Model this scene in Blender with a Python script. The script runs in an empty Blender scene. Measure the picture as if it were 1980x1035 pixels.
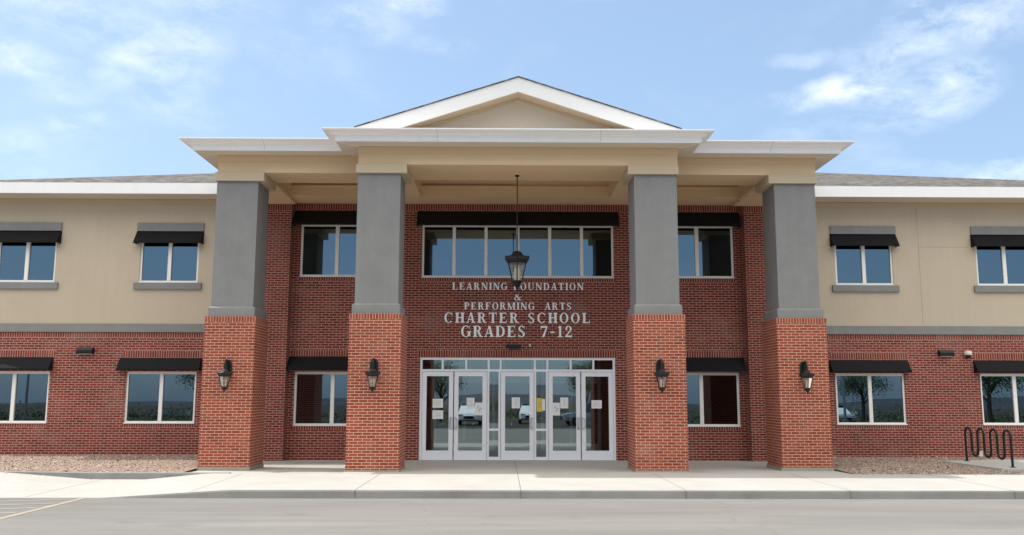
import bpy, math, random
import numpy as np
from mathutils import Matrix, Vector

random.seed(7)
rng = np.random.default_rng(11)
scene = bpy.context.scene
col = scene.collection
R = math.radians

# ------------------------------------------------------------------ camera
def setup_camera():
    yaw, pitch, roll = 0.0106, 0.1413, 0.0023
    cam = bpy.data.cameras.new("camera")
    cam.sensor_width = 36.0
    cam.lens = 1729.16 / 1980.0 * 36.0
    cam.clip_start = 0.1
    cam.clip_end = 20000
    ob = bpy.data.objects.new("camera", cam)
    col.objects.link(ob)

    def world(a, b, f):
        X = math.cos(roll) * a - math.sin(roll) * b
        U = math.sin(roll) * a + math.cos(roll) * b
        Y = math.cos(pitch) * f - math.sin(pitch) * U
        Z = math.sin(pitch) * f + math.cos(pitch) * U
        return Vector((math.cos(yaw) * X + math.sin(yaw) * Y, -math.sin(yaw) * X + math.cos(yaw) * Y, Z))
    r, u, f = world(1, 0, 0), world(0, 1, 0), world(0, 0, 1)
    m = Matrix.Identity(4)
    for i in range(3):
        m[i][0], m[i][1], m[i][2] = r[i], u[i], -f[i]
    m[0][3], m[1][3], m[2][3] = -0.3514, -20.8937, 1.7429
    ob.matrix_world = m
    scene.camera = ob
setup_camera()

# ------------------------------------------------------------------ sun, sky, exposure
SUN_TO = Vector((-0.63, 0.105, 1.0)).normalized()       # direction towards the sun
SUN_EL = math.asin(SUN_TO.z)
SUN_AZ = math.atan2(SUN_TO.x, SUN_TO.y)
sl = bpy.data.lights.new("sun", 'SUN')
sl.energy = 2.0
sl.angle = R(0.55)
sl.color = (1.0, 0.968, 0.915)
so = bpy.data.objects.new("sun", sl)
so.rotation_euler = SUN_TO.to_track_quat('Z', 'Y').to_euler()
so.location = SUN_TO * 60
col.objects.link(so)

scene.view_settings.view_transform = 'Standard'
scene.view_settings.look = 'None'
scene.view_settings.gamma = 1.0
scene.view_settings.exposure = 1.0
scene.render.engine = 'CYCLES'
scene.cycles.max_bounces = 10
scene.cycles.diffuse_bounces = 6
scene.cycles.glossy_bounces = 4
scene.cycles.transparent_max_bounces = 16
scene.cycles.use_denoising = True
scene.cycles.sample_clamp_indirect = 6.0


class NT:
    """small helper round a node tree"""
    def __init__(self, tree):
        self.t = tree
        self.t.nodes.clear()

    def n(self, typ, **kw):
        nd = self.t.nodes.new(typ)
        for k, v in kw.items():
            if k.startswith('i_'):
                nd.inputs[k[2:].replace('_', ' ')].default_value = v
            else:
                setattr(nd, k, v)
        return nd

    def l(self, a, b):
        self.t.links.new(a, b)

    def math(self, op, a, b=None, c=None, clamp=False):
        nd = self.t.nodes.new('ShaderNodeMath')
        nd.operation = op
        nd.use_clamp = clamp
        for i, x in enumerate((a, b, c)):
            if x is None:
                continue
            if isinstance(x, (int, float)):
                nd.inputs[i].default_value = x
            else:
                self.l(x, nd.inputs[i])
        return nd.outputs[0]

    def vmath(self, op, a, b=None):
        nd = self.t.nodes.new('ShaderNodeVectorMath')
        nd.operation = op
        for i, x in enumerate((a, b)):
            if x is None:
                continue
            if isinstance(x, (tuple, list)):
                nd.inputs[i].default_value = x
            else:
                self.l(x, nd.inputs[i])
        return nd.outputs['Value'] if op in ('LENGTH', 'DOT_PRODUCT') else nd.outputs[0]

    def mix(self, fac, a, b, blend='MIX'):
        nd = self.t.nodes.new('ShaderNodeMix')
        nd.data_type = 'RGBA'
        nd.blend_type = blend
        for idx, x in ((0, fac), (6, a), (7, b)):
            if isinstance(x, (int, float)):
                nd.inputs[idx].default_value = x
            elif isinstance(x, (tuple, list)):
                nd.inputs[idx].default_value = tuple(x) + ((1,) if len(x) == 3 else ())
            else:
                self.l(x, nd.inputs[idx])
        return nd.outputs[2]

    def ramp(self, fac, stops):
        nd = self.t.nodes.new('ShaderNodeValToRGB')
        el = nd.color_ramp.elements
        while len(el) > 1:
            el.remove(el[-1])
        el[0].position, el[0].color = stops[0][0], tuple(stops[0][1]) + (1,)
        for p, c in stops[1:]:
            e = el.new(p)
            e.color = tuple(c) + (1,)
        self.l(fac, nd.inputs[0])
        return nd.outputs[0]

    def noise(self, vec, scale, detail=4, rough=0.55, dist=0.0):
        nd = self.t.nodes.new('ShaderNodeTexNoise')
        nd.inputs['Scale'].default_value = scale
        nd.inputs['Detail'].default_value = detail
        nd.inputs['Roughness'].default_value = rough
        nd.inputs['Distortion'].default_value = dist
        if vec is not None:
            self.l(vec, nd.inputs['Vector'])
        return nd.outputs['Fac']


def setup_world():
    w = bpy.data.worlds.new("World")
    scene.world = w
    w.use_nodes = True
    g = NT(w.node_tree)
    sky = g.n('ShaderNodeTexSky', sky_type='NISHITA', sun_disc=False)
    sky.sun_elevation = SUN_EL
    sky.sun_rotation = SUN_AZ
    sky.altitude = 300
    sky.air_density = 1.0
    sky.dust_density = 2.2
    sky.ozone_density = 1.0
    tc = g.n('ShaderNodeTexCoord')
    d = tc.outputs['Generated']
    # wispy structure: noise warped and stretched
    mp = g.n('ShaderNodeMapping')
    mp.inputs['Scale'].default_value = (6.0, 6.0, 12.0)
    mp.inputs['Rotation'].default_value = (0, R(-12), 0)
    g.l(d, mp.inputs['Vector'])
    wisp = g.noise(mp.outputs[0], 2.5, 10, 0.68, 0.25)
    mp2 = g.n('ShaderNodeMapping')
    mp2.inputs['Scale'].default_value = (3.0, 3.0, 5.0)
    mp2.inputs['Location'].default_value = (3.1, 1.7, 0.4)
    g.l(d, mp2.inputs['Vector'])
    big = g.noise(mp2.outputs[0], 1.6, 6, 0.55, 0.4)
    # warped direction for the cloud outlines
    wn = g.n('ShaderNodeTexNoise')
    wn.inputs['Scale'].default_value = 9.0
    wn.inputs['Detail'].default_value = 6.0
    g.l(d, wn.inputs['Vector'])
    off = g.vmath('MULTIPLY', g.vmath('SUBTRACT', wn.outputs['Color'], (0.5, 0.5, 0.5)), (0.10, 0.10, 0.07))
    dw = g.vmath('ADD', d, off)
    clouds = [  # direction, size in x, size in z, strength
        ((-0.480, 0.817, 0.320), 0.060, 0.020, 0.85), ((-0.440, 0.840, 0.300), 0.045, 0.022, 0.45),
        ((-0.425, 0.833, 0.372), 0.120, 0.030, 0.70), ((-0.355, 0.870, 0.335), 0.055, 0.030, 0.95),
        ((-0.330, 0.880, 0.355), 0.045, 0.030, 0.80), ((-0.370, 0.875, 0.312), 0.060, 0.016, 0.75),
        ((-0.345, 0.880, 0.290), 0.055, 0.020, 0.50), ((-0.303, 0.868, 0.400), 0.070, 0.018, 0.60),
        ((-0.118, 0.906, 0.405), 0.050, 0.016, 0.95), ((-0.145, 0.906, 0.385), 0.060, 0.020, 0.55),
        ((-0.069, 0.927, 0.368), 0.035, 0.010, 0.45), ((-0.433, 0.865, 0.262), 0.030, 0.014, 0.65),
        ((-0.466, 0.854, 0.240), 0.028, 0.020, 0.60), ((-0.453, 0.854, 0.222), 0.024, 0.016, 0.40),
        ((0.350, 0.884, 0.308), 0.050, 0.019, 1.15), ((0.385, 0.880, 0.300), 0.060, 0.018, 0.80),
        ((0.318, 0.899, 0.300), 0.050, 0.014, 0.60), ((0.400, 0.850, 0.345), 0.060, 0.022, 0.70),
        ((0.446, 0.823, 0.362), 0.070, 0.024, 0.90), ((0.480, 0.810, 0.375), 0.070, 0.020, 0.70),
        ((0.443, 0.845, 0.305), 0.040, 0.030, 0.75), ((0.415, 0.860, 0.285), 0.050, 0.012, 0.55),
        ((0.384, 0.880, 0.268), 0.060, 0.012, 0.50), ((0.350, 0.900, 0.262), 0.070, 0.010, 0.35),
        ((0.310, 0.900, 0.350), 0.040, 0.010, 0.40), ((0.512, 0.836, 0.214), 0.060, 0.016, 1.20),
        ((0.378, 0.860, 0.330), 0.030, 0.020, 0.65), ((0.430, 0.860, 0.222), 0.070, 0.008, 0.35),
    ]
    tot = None
    for c, sx, sz, st in clouds:
        v = g.vmath('MULTIPLY', g.vmath('SUBTRACT', dw, c), (1 / sx, 0.6 / sx, 1 / sz))
        ln = g.vmath('LENGTH', v)
        m = g.math('MULTIPLY', g.math('SMOOTH_MIN', g.math('SUBTRACT', 1.25, ln, clamp=True), 0.85, 0.35), st * (0.72 if c[0] < 0 else 0.95))
        tot = m if tot is None else g.math('MAXIMUM', tot, m)
    wfac = g.math('MULTIPLY', g.math('SUBTRACT', wisp, 0.36, clamp=True), 3.2, clamp=True)
    local = g.math('MULTIPLY', tot, wfac, clamp=True)
    veil = g.math('MULTIPLY', g.math('MULTIPLY', g.math('SUBTRACT', big, 0.50, clamp=True), 1.0), wfac, clamp=True)
    # placed clouds and the thin veil joined in one mask
    mask = g.math('MAXIMUM', local, veil, clamp=True)
    hazy = g.mix(0.30, sky.outputs[0], (4.5, 6.6, 9.3))
    front = g.mix(g.math('MULTIPLY', mask, 0.85), hazy, (8.0, 8.5, 9.2))
    # bright unseen cloud added overhead and behind the viewer to light the facade
    sep = g.n('ShaderNodeSeparateXYZ')
    g.l(d, sep.inputs[0])
    def sstep(v, a, b):
        mr = g.n('ShaderNodeMapRange', interpolation_type='SMOOTHSTEP')
        mr.inputs['From Min'].default_value = a
        mr.inputs['From Max'].default_value = b
        g.l(v, mr.inputs['Value'])
        return mr.outputs['Result']
    back = g.math('MULTIPLY', sstep(sep.outputs['Y'], 0.30, -0.25), sstep(sep.outputs['Z'], 0.26, 0.55))
    back = g.math('MULTIPLY', back, g.math('MULTIPLY_ADD', wisp, 0.9, 0.35, clamp=True), clamp=True)
    colr = g.mix(back, front, (17.5, 16.6, 15.0))
    bg = g.n('ShaderNodeBackground')
    g.l(colr, bg.inputs['Color'])
    bg.inputs['Strength'].default_value = 0.082
    out = g.n('ShaderNodeOutputWorld')
    g.l(bg.outputs[0], out.inputs['Surface'])
setup_world()

# ------------------------------------------------------------------ materials
def pbsdf(g):
    b = g.n('ShaderNodeBsdfPrincipled')
    o = g.n('ShaderNodeOutputMaterial')
    g.l(b.outputs[0], o.inputs['Surface'])
    return b


def new_mat(name):
    m = bpy.data.materials.new(name)
    m.use_nodes = True
    return m, NT(m.node_tree)


def simple_mat(name, color, rough=0.6, metal=0.0, var=0.12, scale=6.0, bump=0.0, bscale=60.0, spec=0.5, streak=0.0):
    m, g = new_mat(name)
    b = pbsdf(g)
    tc = g.n('ShaderNodeTexCoord')
    nz = g.noise(tc.outputs['Object'], scale, 5, 0.6)
    f = g.math('MULTIPLY_ADD', nz, 2 * var, 1 - var)
    if streak:
        mp = g.n('ShaderNodeMapping')
        mp.inputs['Scale'].default_value = (5.0, 5.0, 0.35)
        g.l(tc.outputs['Object'], mp.inputs['Vector'])
        st = g.noise(mp.outputs[0], 1.3, 5, 0.7)
        tr = g.noise(tc.outputs['Object'], 9.0, 4, 0.7)
        f = g.math('MULTIPLY', f, g.math('MULTIPLY_ADD', st, 2 * streak, 1 - streak))
        f = g.math('MULTIPLY', f, g.math('MULTIPLY_ADD', tr, streak, 1 - streak / 2))
    c = g.vmath('SCALE', (color[0], color[1], color[2]))
    g.l(f, c.node.inputs['Scale'])
    g.l(c, b.inputs['Base Color'])
    b.inputs['Roughness'].default_value = rough
    b.inputs['Metallic'].default_value = metal
    b.inputs['Specular IOR Level'].default_value = spec
    if bump:
        bp = g.n('ShaderNodeBump')
        bp.inputs['Strength'].default_value = 1.0
        bp.inputs['Distance'].default_value = bump
        g.l(g.noise(tc.outputs['Object'], bscale, 3, 0.6), bp.inputs['Height'])
        g.l(bp.outputs[0], b.inputs['Normal'])
    return m


def brick_mat(name, c1, c2, mortar, offset=0.5, var=0.25, streak=0.0):
    """Brick Texture in metres on the UV map (u along the wall, v up)"""
    m, g = new_mat(name)
    b = pbsdf(g)
    uv = g.n('ShaderNodeUVMap')
    br = g.n('ShaderNodeTexBrick')
    br.offset = offset
    br.squash = 1.0
    br.inputs['Scale'].default_value = 1.0
    br.inputs['Brick Width'].default_value = 0.2032
    br.inputs['Row Height'].default_value = 0.0677
    br.inputs['Mortar Size'].default_value = 0.0078
    br.inputs['Mortar Smooth'].default_value = 0.25
    br.inputs['Bias'].default_value = -0.1
    br.inputs['Color1'].default_value = (*c1, 1)
    br.inputs['Color2'].default_value = (*c2, 1)
    br.inputs['Mortar'].default_value = (*mortar, 1)
    g.l(uv.outputs[0], br.inputs['Vector'])
    tc = g.n('ShaderNodeTexCoord')
    big = g.noise(tc.outputs['Object'], 0.7, 5, 0.6)
    fine = g.noise(tc.outputs['Object'], 26.0, 4, 0.7)
    f = g.math('MULTIPLY', g.math('MULTIPLY_ADD', big, 2 * var, 1 - var), g.math('MULTIPLY_ADD', fine, 0.5, 0.75))
    hz = g.noise(tc.outputs['Object'], 1.1, 6, 0.65)
    hz = g.math('MULTIPLY', g.math('SUBTRACT', hz, 0.52, clamp=True), 1.3, clamp=True)
    c = g.vmath('SCALE', g.mix(hz, br.outputs['Color'], (0.40, 0.26, 0.20)))
    g.l(f, c.node.inputs['Scale'])
    g.l(c, b.inputs['Base Color'])
    b.inputs['Roughness'].default_value = 0.85
    b.inputs['Specular IOR Level'].default_value = 0.25
    bp = g.n('ShaderNodeBump')
    bp.inputs['Distance'].default_value = 0.006
    bp.invert = True
    g.l(br.outputs['Fac'], bp.inputs['Height'])
    g.l(bp.outputs[0], b.inputs['Normal'])
    return m


M = {}
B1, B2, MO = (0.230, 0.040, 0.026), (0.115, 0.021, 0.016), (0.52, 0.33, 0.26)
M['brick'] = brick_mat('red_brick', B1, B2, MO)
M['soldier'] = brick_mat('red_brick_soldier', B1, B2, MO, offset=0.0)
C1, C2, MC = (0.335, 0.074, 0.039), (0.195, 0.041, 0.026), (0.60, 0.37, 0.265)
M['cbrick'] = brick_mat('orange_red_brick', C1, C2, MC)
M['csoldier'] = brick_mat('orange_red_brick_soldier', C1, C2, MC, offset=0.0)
M['tan'] = simple_mat('tan_stucco', (0.505, 0.425, 0.32), 0.9, var=0.07, scale=0.9, bump=0.003, bscale=70, spec=0.2, streak=0.07)
M['cream'] = simple_mat('cream_stucco', (0.66, 0.49, 0.31), 0.9, var=0.05, scale=1.5, bump=0.0015, bscale=90, spec=0.2)
M['grey'] = simple_mat('grey_stucco', (0.228, 0.228, 0.221), 0.9, var=0.14, scale=2.2, bump=0.004, bscale=45, streak=0.10, spec=0.2)
M['white'] = simple_mat('white_trim_paint', (0.88, 0.87, 0.86), 0.45, var=0.03, scale=2.5, streak=0.05)
M['white2'] = simple_mat('white_rake_paint', (0.74, 0.735, 0.73), 0.5, var=0.04, scale=3)
M['trimtan'] = simple_mat('tan_trim', (0.50, 0.41, 0.29), 0.85, var=0.05, scale=2, bump=0.001)
M['rakesoffit'] = simple_mat('brown_soffit', (0.46, 0.36, 0.25), 0.8, var=0.05)
M['scored'] = simple_mat('scored_stucco', (0.33, 0.275, 0.21), 0.9)
M['soffit'] = simple_mat('soffit_paint', (0.62, 0.55, 0.46), 0.7, var=0.03, scale=2.0)
M['frame'] = simple_mat('window_vinyl', (0.82, 0.79, 0.73), 0.4, var=0.02)
M['alu'] = simple_mat('painted_aluminium', (0.84, 0.85, 0.88), 0.35, var=0.03, scale=3)
M['alu2'] = simple_mat('handle_metal', (0.62, 0.62, 0.63), 0.3, metal=0.8, var=0.03)
M['awning'] = simple_mat('black_canvas', (0.0085, 0.0085, 0.0095), 0.85, var=0.2, scale=9, bump=0.002, bscale=180, spec=0.25)
M['black'] = simple_mat('black_iron', (0.006, 0.0065, 0.008), 0.42, var=0.25, scale=20, spec=0.35)
M['seal'] = simple_mat('dark_sealant', (0.05, 0.035, 0.03), 0.9)
M['candle'] = simple_mat('frosted_candle', (0.75, 0.68, 0.52), 0.4, var=0.05)
M['paper'] = simple_mat('paper', (0.80, 0.80, 0.78), 0.9, var=0.02)
M['ink'] = simple_mat('grey_print', (0.33, 0.34, 0.36), 0.9)
M['yellow'] = simple_mat('yellow_sign', (0.75, 0.55, 0.06), 0.7, var=0.03)
M['inside'] = simple_mat('interior_wall', (0.22, 0.22, 0.22), 0.9, var=0.04)
M['blind'] = simple_mat('blind_slat', (0.38, 0.38, 0.36), 0.6, var=0.04)
M['insign'] = simple_mat('tympanum_stucco', (0.51, 0.44, 0.355), 0.9, var=0.04)
M['letters'] = simple_mat('letter_paint', (0.94, 0.93, 0.92), 0.5, var=0.02)
M['trunk'] = simple_mat('bark', (0.10, 0.07, 0.05), 0.9, var=0.3, scale=8)
M['rubber'] = simple_mat('tyre_rubber', (0.02, 0.02, 0.02), 0.8)
M['carwhite'] = simple_mat('white_car_paint', (0.80, 0.80, 0.80), 0.15, var=0.01)
M['cargrey'] = simple_mat('silver_car_paint', (0.35, 0.36, 0.38), 0.2, metal=0.6, var=0.01)
M['domewhite'] = simple_mat('ivory_plastic', (0.66, 0.62, 0.52), 0.4, var=0.03)
M['stone_foot'] = simple_mat('footing_concrete', (0.30, 0.27, 0.22), 0.9, var=0.2, scale=5, bump=0.004, bscale=40)


def glass_mat(name, tint, refl, base=0.10, trans=(0.30, 0.33, 0.33)):
    m, g = new_mat(name)
    o = g.n('ShaderNodeOutputMaterial')
    tr = g.n('ShaderNodeBsdfTransparent')
    tr.inputs['Color'].default_value = (*trans, 1)
    gl = g.n('ShaderNodeBsdfGlossy')
    gl.inputs['Color'].default_value = (*tint, 1)
    gl.inputs['Roughness'].default_value = 0.0
    tc = g.n('ShaderNodeTexCoord')
    bp = g.n('ShaderNodeBump')
    bp.inputs['Distance'].default_value = 0.00012
    g.l(g.noise(tc.outputs['Object'], 1.7, 1, 0.4), bp.inputs['Height'])
    g.l(bp.outputs[0], gl.inputs['Normal'])
    lw = g.n('ShaderNodeLayerWeight')
    lw.inputs['Blend'].default_value = 0.25
    fac = g.math('MULTIPLY_ADD', lw.outputs['Fresnel'], 0.8, refl - 0.04, clamp=True)
    mx = g.n('ShaderNodeMixShader')
    g.l(fac, mx.inputs[0])
    g.l(tr.outputs[0], mx.inputs[1])
    g.l(gl.outputs[0], mx.inputs[2])
    g.l(mx.outputs[0], o.inputs['Surface'])
    return m
M['glass'] = glass_mat('tinted_window_glass', (0.62, 0.84, 1.0), 0.25, trans=(0.11, 0.12, 0.125))
M['doorglass'] = glass_mat('clear_door_glass', (0.78, 0.96, 1.0), 0.30, trans=(0.55, 0.60, 0.60))
M['lampglass'] = glass_mat('lantern_glass', (1.0, 0.97, 0.92), 0.12, trans=(0.82, 0.80, 0.74))
M['carglass'] = glass_mat('car_glass', (0.8, 0.9, 1.0), 0.2, trans=(0.08, 0.09, 0.09))


def shingle_mat():
    m, g = new_mat('asphalt_shingles')
    b = pbsdf(g)
    uv = g.n('ShaderNodeUVMap')
    br = g.n('ShaderNodeTexBrick')
    br.inputs['Scale'].default_value = 1.0
    br.inputs['Brick Width'].default_value = 0.24
    br.inputs['Row Height'].default_value = 0.14
    br.inputs['Mortar Size'].default_value = 0.012
    br.inputs['Mortar Smooth'].default_value = 0.6
    br.inputs['Color1'].default_value = (0.20, 0.175, 0.145, 1)
    br.inputs['Color2'].default_value = (0.062, 0.058, 0.053, 1)
    br.inputs['Mortar'].default_value = (0.04, 0.04, 0.04, 1)
    g.l(uv.outputs[0], br.inputs['Vector'])
    tc = g.n('ShaderNodeTexCoord')
    mpn = g.n('ShaderNodeMapping')
    mpn.inputs['Scale'].default_value = (2.2, 1.0, 1.0)
    g.l(tc.outputs['Object'], mpn.inputs['Vector'])
    nz = g.noise(mpn.outputs[0], 2.6, 6, 0.8)
    nz = g.math('MULTIPLY', g.math('SUBTRACT', nz, 0.30, clamp=True), 2.6)
    c = g.vmath('SCALE', br.outputs['Color'])
    g.l(g.math('MULTIPLY_ADD', nz, 1.35, 0.25), c.node.inputs['Scale'])
    g.l(c, b.inputs['Base Color'])
    b.inputs['Roughness'].default_value = 0.95
    return m
M['shingle'] = shingle_mat()


def ground_mat(name, c_lo, c_hi, scale, stretch=(1, 1, 1), speck=0.0, crack=0.0, bump=0.002, bscale=70, rough=0.9,
               stain=None, patch=0.5):
    m, g = new_mat(name)
    b = pbsdf(g)
    tc = g.n('ShaderNodeTexCoord')
    mp = g.n('ShaderNodeMapping')
    mp.inputs['Scale'].default_value = stretch
    g.l(tc.outputs['Object'], mp.inputs['Vector'])
    n1 = g.noise(mp.outputs[0], scale, 7, 0.62, 0.3)
    n2 = g.noise(mp.outputs[0], scale * 0.23, 4, 0.5)
    f = g.math('ADD', g.math('MULTIPLY', n1, 1 - patch), g.math('MULTIPLY', n2, patch))
    f = g.math('MULTIPLY', g.math('SUBTRACT', f, 0.33), 3.0, clamp=True)
    c = g.mix(f, c_lo, c_hi)
    if speck:
        n3 = g.noise(tc.outputs['Object'], 95.0, 2, 0.8)
        s = g.math('MULTIPLY_ADD', n3, 2 * speck, 1 - speck)
        v = g.vmath('SCALE', c)
        g.l(s, v.node.inputs['Scale'])
        c = v
    if crack:
        vo = g.n('ShaderNodeTexVoronoi')
        vo.feature = 'DISTANCE_TO_EDGE'
        vo.inputs['Scale'].default_value = 0.16
        wv = g.n('ShaderNodeTexNoise')
        wv.inputs['Scale'].default_value = 1.2
        wv.inputs['Detail'].default_value = 6
        g.l(tc.outputs['Object'], wv.inputs['Vector'])
        g.l(g.vmath('ADD', tc.outputs['Object'], g.vmath('SCALE', wv.outputs['Color'])), vo.inputs['Vector'])
        k = g.math('MULTIPLY', g.math('LESS_THAN', vo.outputs['Distance'], 0.0016), crack)
        c = g.mix(k, c, (0.03, 0.03, 0.03))
    if stain:
        ns = g.noise(tc.outputs['Object'], 0.9, 5, 0.6)
        k = g.math('MULTIPLY', g.math('SUBTRACT', ns, 0.60, clamp=True), 3.0, clamp=True)
        c = g.mix(k, c, stain)
    g.l(c, b.inputs['Base Color'])
    b.inputs['Roughness'].default_value = rough
    b.inputs['Specular IOR Level'].default_value = 0.25
    bp = g.n('ShaderNodeBump')
    bp.inputs['Distance'].default_value = bump
    g.l(g.noise(tc.outputs['Object'], bscale, 3, 0.7), bp.inputs['Height'])
    g.l(bp.outputs[0], b.inputs['Normal'])
    return m

M['asphalt'] = ground_mat('worn_asphalt', (0.168, 0.159, 0.147), (0.252, 0.240, 0.223), 0.9, (0.30, 2.2, 1), speck=0.36, crack=0.15, stain=(0.145, 0.134, 0.120), bump=0.004, bscale=60)
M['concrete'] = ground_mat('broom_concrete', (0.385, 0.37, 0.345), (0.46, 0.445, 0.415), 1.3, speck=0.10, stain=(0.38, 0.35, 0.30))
M['kerb'] = ground_mat('shaded_kerb_concrete', (0.20, 0.195, 0.185), (0.29, 0.285, 0.27), 2.2, speck=0.16, stain=(0.15, 0.145, 0.14))  # shade of the kerb face put into a darker concrete tone
M['joint'] = simple_mat('dark_joint', (0.16, 0.15, 0.13), 0.95)  # plain dark tone of the paving joints
M['gravelbed'] = ground_mat('gravel_bed', (0.17, 0.12, 0.095), (0.40, 0.32, 0.26), 22.0, speck=0.4, bump=0.02, bscale=26, patch=0.2)
M['dirt'] = ground_mat('desert_dirt', (0.04, 0.033, 0.023), (0.085, 0.068, 0.048), 0.12, speck=0.2, bump=0.03, bscale=6)
M['lineyellow'] = ground_mat('worn_yellow_paint', (0.27, 0.235, 0.19), (0.44, 0.35, 0.25), 3.0, speck=0.3)
M['asphalt2'] = ground_mat('dark_lot_asphalt', (0.03, 0.029, 0.027), (0.055, 0.052, 0.047), 0.7, speck=0.3)
M['linefaint'] = ground_mat('faded_hatch_paint', (0.27, 0.26, 0.24), (0.42, 0.39, 0.33), 3.0, speck=0.3)
M['hill'] = ground_mat('distant_mountain', (0.040, 0.050, 0.062), (0.085, 0.095, 0.11), 0.003, speck=0.0)


def stone_mat():
    m, g = new_mat('gravel_stone')
    b = pbsdf(g)
    at = g.n('ShaderNodeAttribute')
    at.attribute_name = 'tone'
    c = g.ramp(at.outputs['Fac'], [(0.0, (0.045, 0.035, 0.03)), (0.15, (0.16, 0.11, 0.085)), (0.5, (0.42, 0.31, 0.26)),
                                   (0.75, (0.46, 0.31, 0.24)), (1.0, (0.62, 0.53, 0.43))])
    g.l(c, b.inputs['Base Color'])
    b.inputs['Roughness'].default_value = 0.85
    return m
M['stone'] = stone_mat()


def leaf_mat(name, c1, c2):
    m, g = new_mat(name)
    b = pbsdf(g)
    tc = g.n('ShaderNodeTexCoord')
    c = g.mix(g.noise(tc.outputs['Object'], 1.5, 4, 0.7), c1, c2)
    g.l(c, b.inputs['Base Color'])
    b.inputs['Roughness'].default_value = 0.6
    return m
M['leaf'] = leaf_mat('tree_leaf', (0.035, 0.065, 0.02), (0.12, 0.16, 0.05))

# ------------------------------------------------------------------ mesh builder
class MB:
    def __init__(self):
        self.v, self.f, self.uv, self.mi, self.sm = [], [], [], [], []

    def face(self, pts, uvs=None, mi=0, smooth=False):
        k = len(self.v)
        pts = [Vector(p) for p in pts]
        self.v += [tuple(p) for p in pts]
        self.f.append(list(range(k, k + len(pts))))
        if uvs is None:
            nrm = Vector((0, 0, 0))
            for i in range(len(pts)):
                a, b = pts[i], pts[(i + 1) % len(pts)]
                nrm += a.cross(b)
            ax, ay, az = abs(nrm.x), abs(nrm.y), abs(nrm.z)
            if az >= ax and az >= ay:
                uvs = [(p.x, p.y) for p in pts]
            elif ax > ay:
                uvs = [(p.y, p.z) for p in pts]
            else:
                uvs = [(p.x, p.z) for p in pts]
        self.uv.append(list(uvs))
        self.mi.append(mi)
        self.sm.append(smooth)

    def box(self, x0, x1, y0, y1, z0, z1, mi=0, skip=''):
        if x0 > x1: x0, x1 = x1, x0
        if y0 > y1: y0, y1 = y1, y0
        if z0 > z1: z0, z1 = z1, z0
        P = lambda a, b, c: ((x0, x1)[a], (y0, y1)[b], (z0, z1)[c])
        F = {'-y': [P(0,0,0), P(1,0,0), P(1,0,1), P(0,0,1)], '+y': [P(1,1,0), P(0,1,0), P(0,1,1), P(1,1,1)],
             '-x': [P(0,1,0), P(0,0,0), P(0,0,1), P(0,1,1)], '+x': [P(1,0,0), P(1,1,0), P(1,1,1), P(1,0,1)],
             '-z': [P(0,1,0), P(1,1,0), P(1,0,0), P(0,0,0)], '+z': [P(0,0,1), P(1,0,1), P(1,1,1), P(0,1,1)]}
        for k, pts in F.items():
            if k not in skip:
                self.face(pts, mi=mi)
        return self

    def loft(self, rings, closed=True, caps=True, mi=0, smooth=False):
        for a, b in zip(rings[:-1], rings[1:]):
            n = len(a)
            for i in range(n if closed else n - 1):
                j = (i + 1) % n
                self.face([a[i], a[j], b[j], b[i]], mi=mi, smooth=smooth)
        if caps:
            self.face(list(reversed(rings[0])), mi=mi)
            self.face(rings[-1], mi=mi)
        return self

    def lathe(self, prof, n=8, c=(0, 0), mi=0, rot=0.0, smooth=False, sx=1.0, sy=1.0):
        rings = [[(c[0] + r * sx * math.cos(rot + 2 * math.pi * i / n), c[1] + r * sy * math.sin(rot + 2 * math.pi * i / n), z)
                  for i in range(n)] for r, z in prof]
        return self.loft(rings, mi=mi, smooth=smooth)

    def tube(self, path, r, n=10, mi=0, caps=True, smooth=True):
        path = [Vector(p) for p in path]
        rings = []
        up = None
        for i, p in enumerate(path):
            t = (path[min(i + 1, len(path) - 1)] - path[max(i - 1, 0)]).normalized()
            if up is None:
                up = Vector((0, 0, 1)) if abs(t.z) < 0.9 else Vector((1, 0, 0))
            a = t.cross(up)
            if a.length < 1e-4:
                a = t.cross(Vector((0.3, 1, 0.2)))
            a.normalize()
            b = a.cross(t).normalized()
            up = b
            rr = r[i] if isinstance(r, (list, tuple)) else r
            rings.append([tuple(p + rr * (math.cos(2 * math.pi * k / n) * a + math.sin(2 * math.pi * k / n) * b)) for k in range(n)])
        return self.loft(rings, mi=mi, caps=caps, smooth=smooth)

    def build(self, name, mats, parent=None, loc=None, weld=False):
        me = bpy.data.meshes.new(name)
        me.from_pydata(self.v, [], self.f)
        uvl = me.uv_layers.new(name='UVMap')
        flat = [c for f in self.uv for uv in f for c in uv]
        uvl.data.foreach_set('uv', flat)
        me.polygons.foreach_set('material_index', self.mi)
        me.polygons.foreach_set('use_smooth', self.sm)
        if not isinstance(mats, (list, tuple)):
            mats = [mats]
        for m in mats:
            me.materials.append(m)
        if weld:
            import bmesh
            bm = bmesh.new()
            bm.from_mesh(me)
            bmesh.ops.remove_doubles(bm, verts=bm.verts, dist=0.0005)
            bmesh.ops.recalc_face_normals(bm, faces=bm.faces)
            bm.to_mesh(me)
            bm.free()
        me.update()
        ob = bpy.data.objects.new(name, me)
        col.objects.link(ob)
        if parent is not None:
            ob.parent = parent
        if loc is not None:
            ob.location = loc
        return ob


def tag(o, label=None, cat=None, group=None, kind=None):
    if label: o['label'] = label
    if cat: o['category'] = cat
    if group: o['group'] = group
    if kind: o['kind'] = kind
    return o


def empty(name, loc=(0, 0, 0)):
    o = bpy.data.objects.new(name, None)
    o.empty_display_size = 0.2
    o.location = loc
    col.objects.link(o)
    return o


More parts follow.
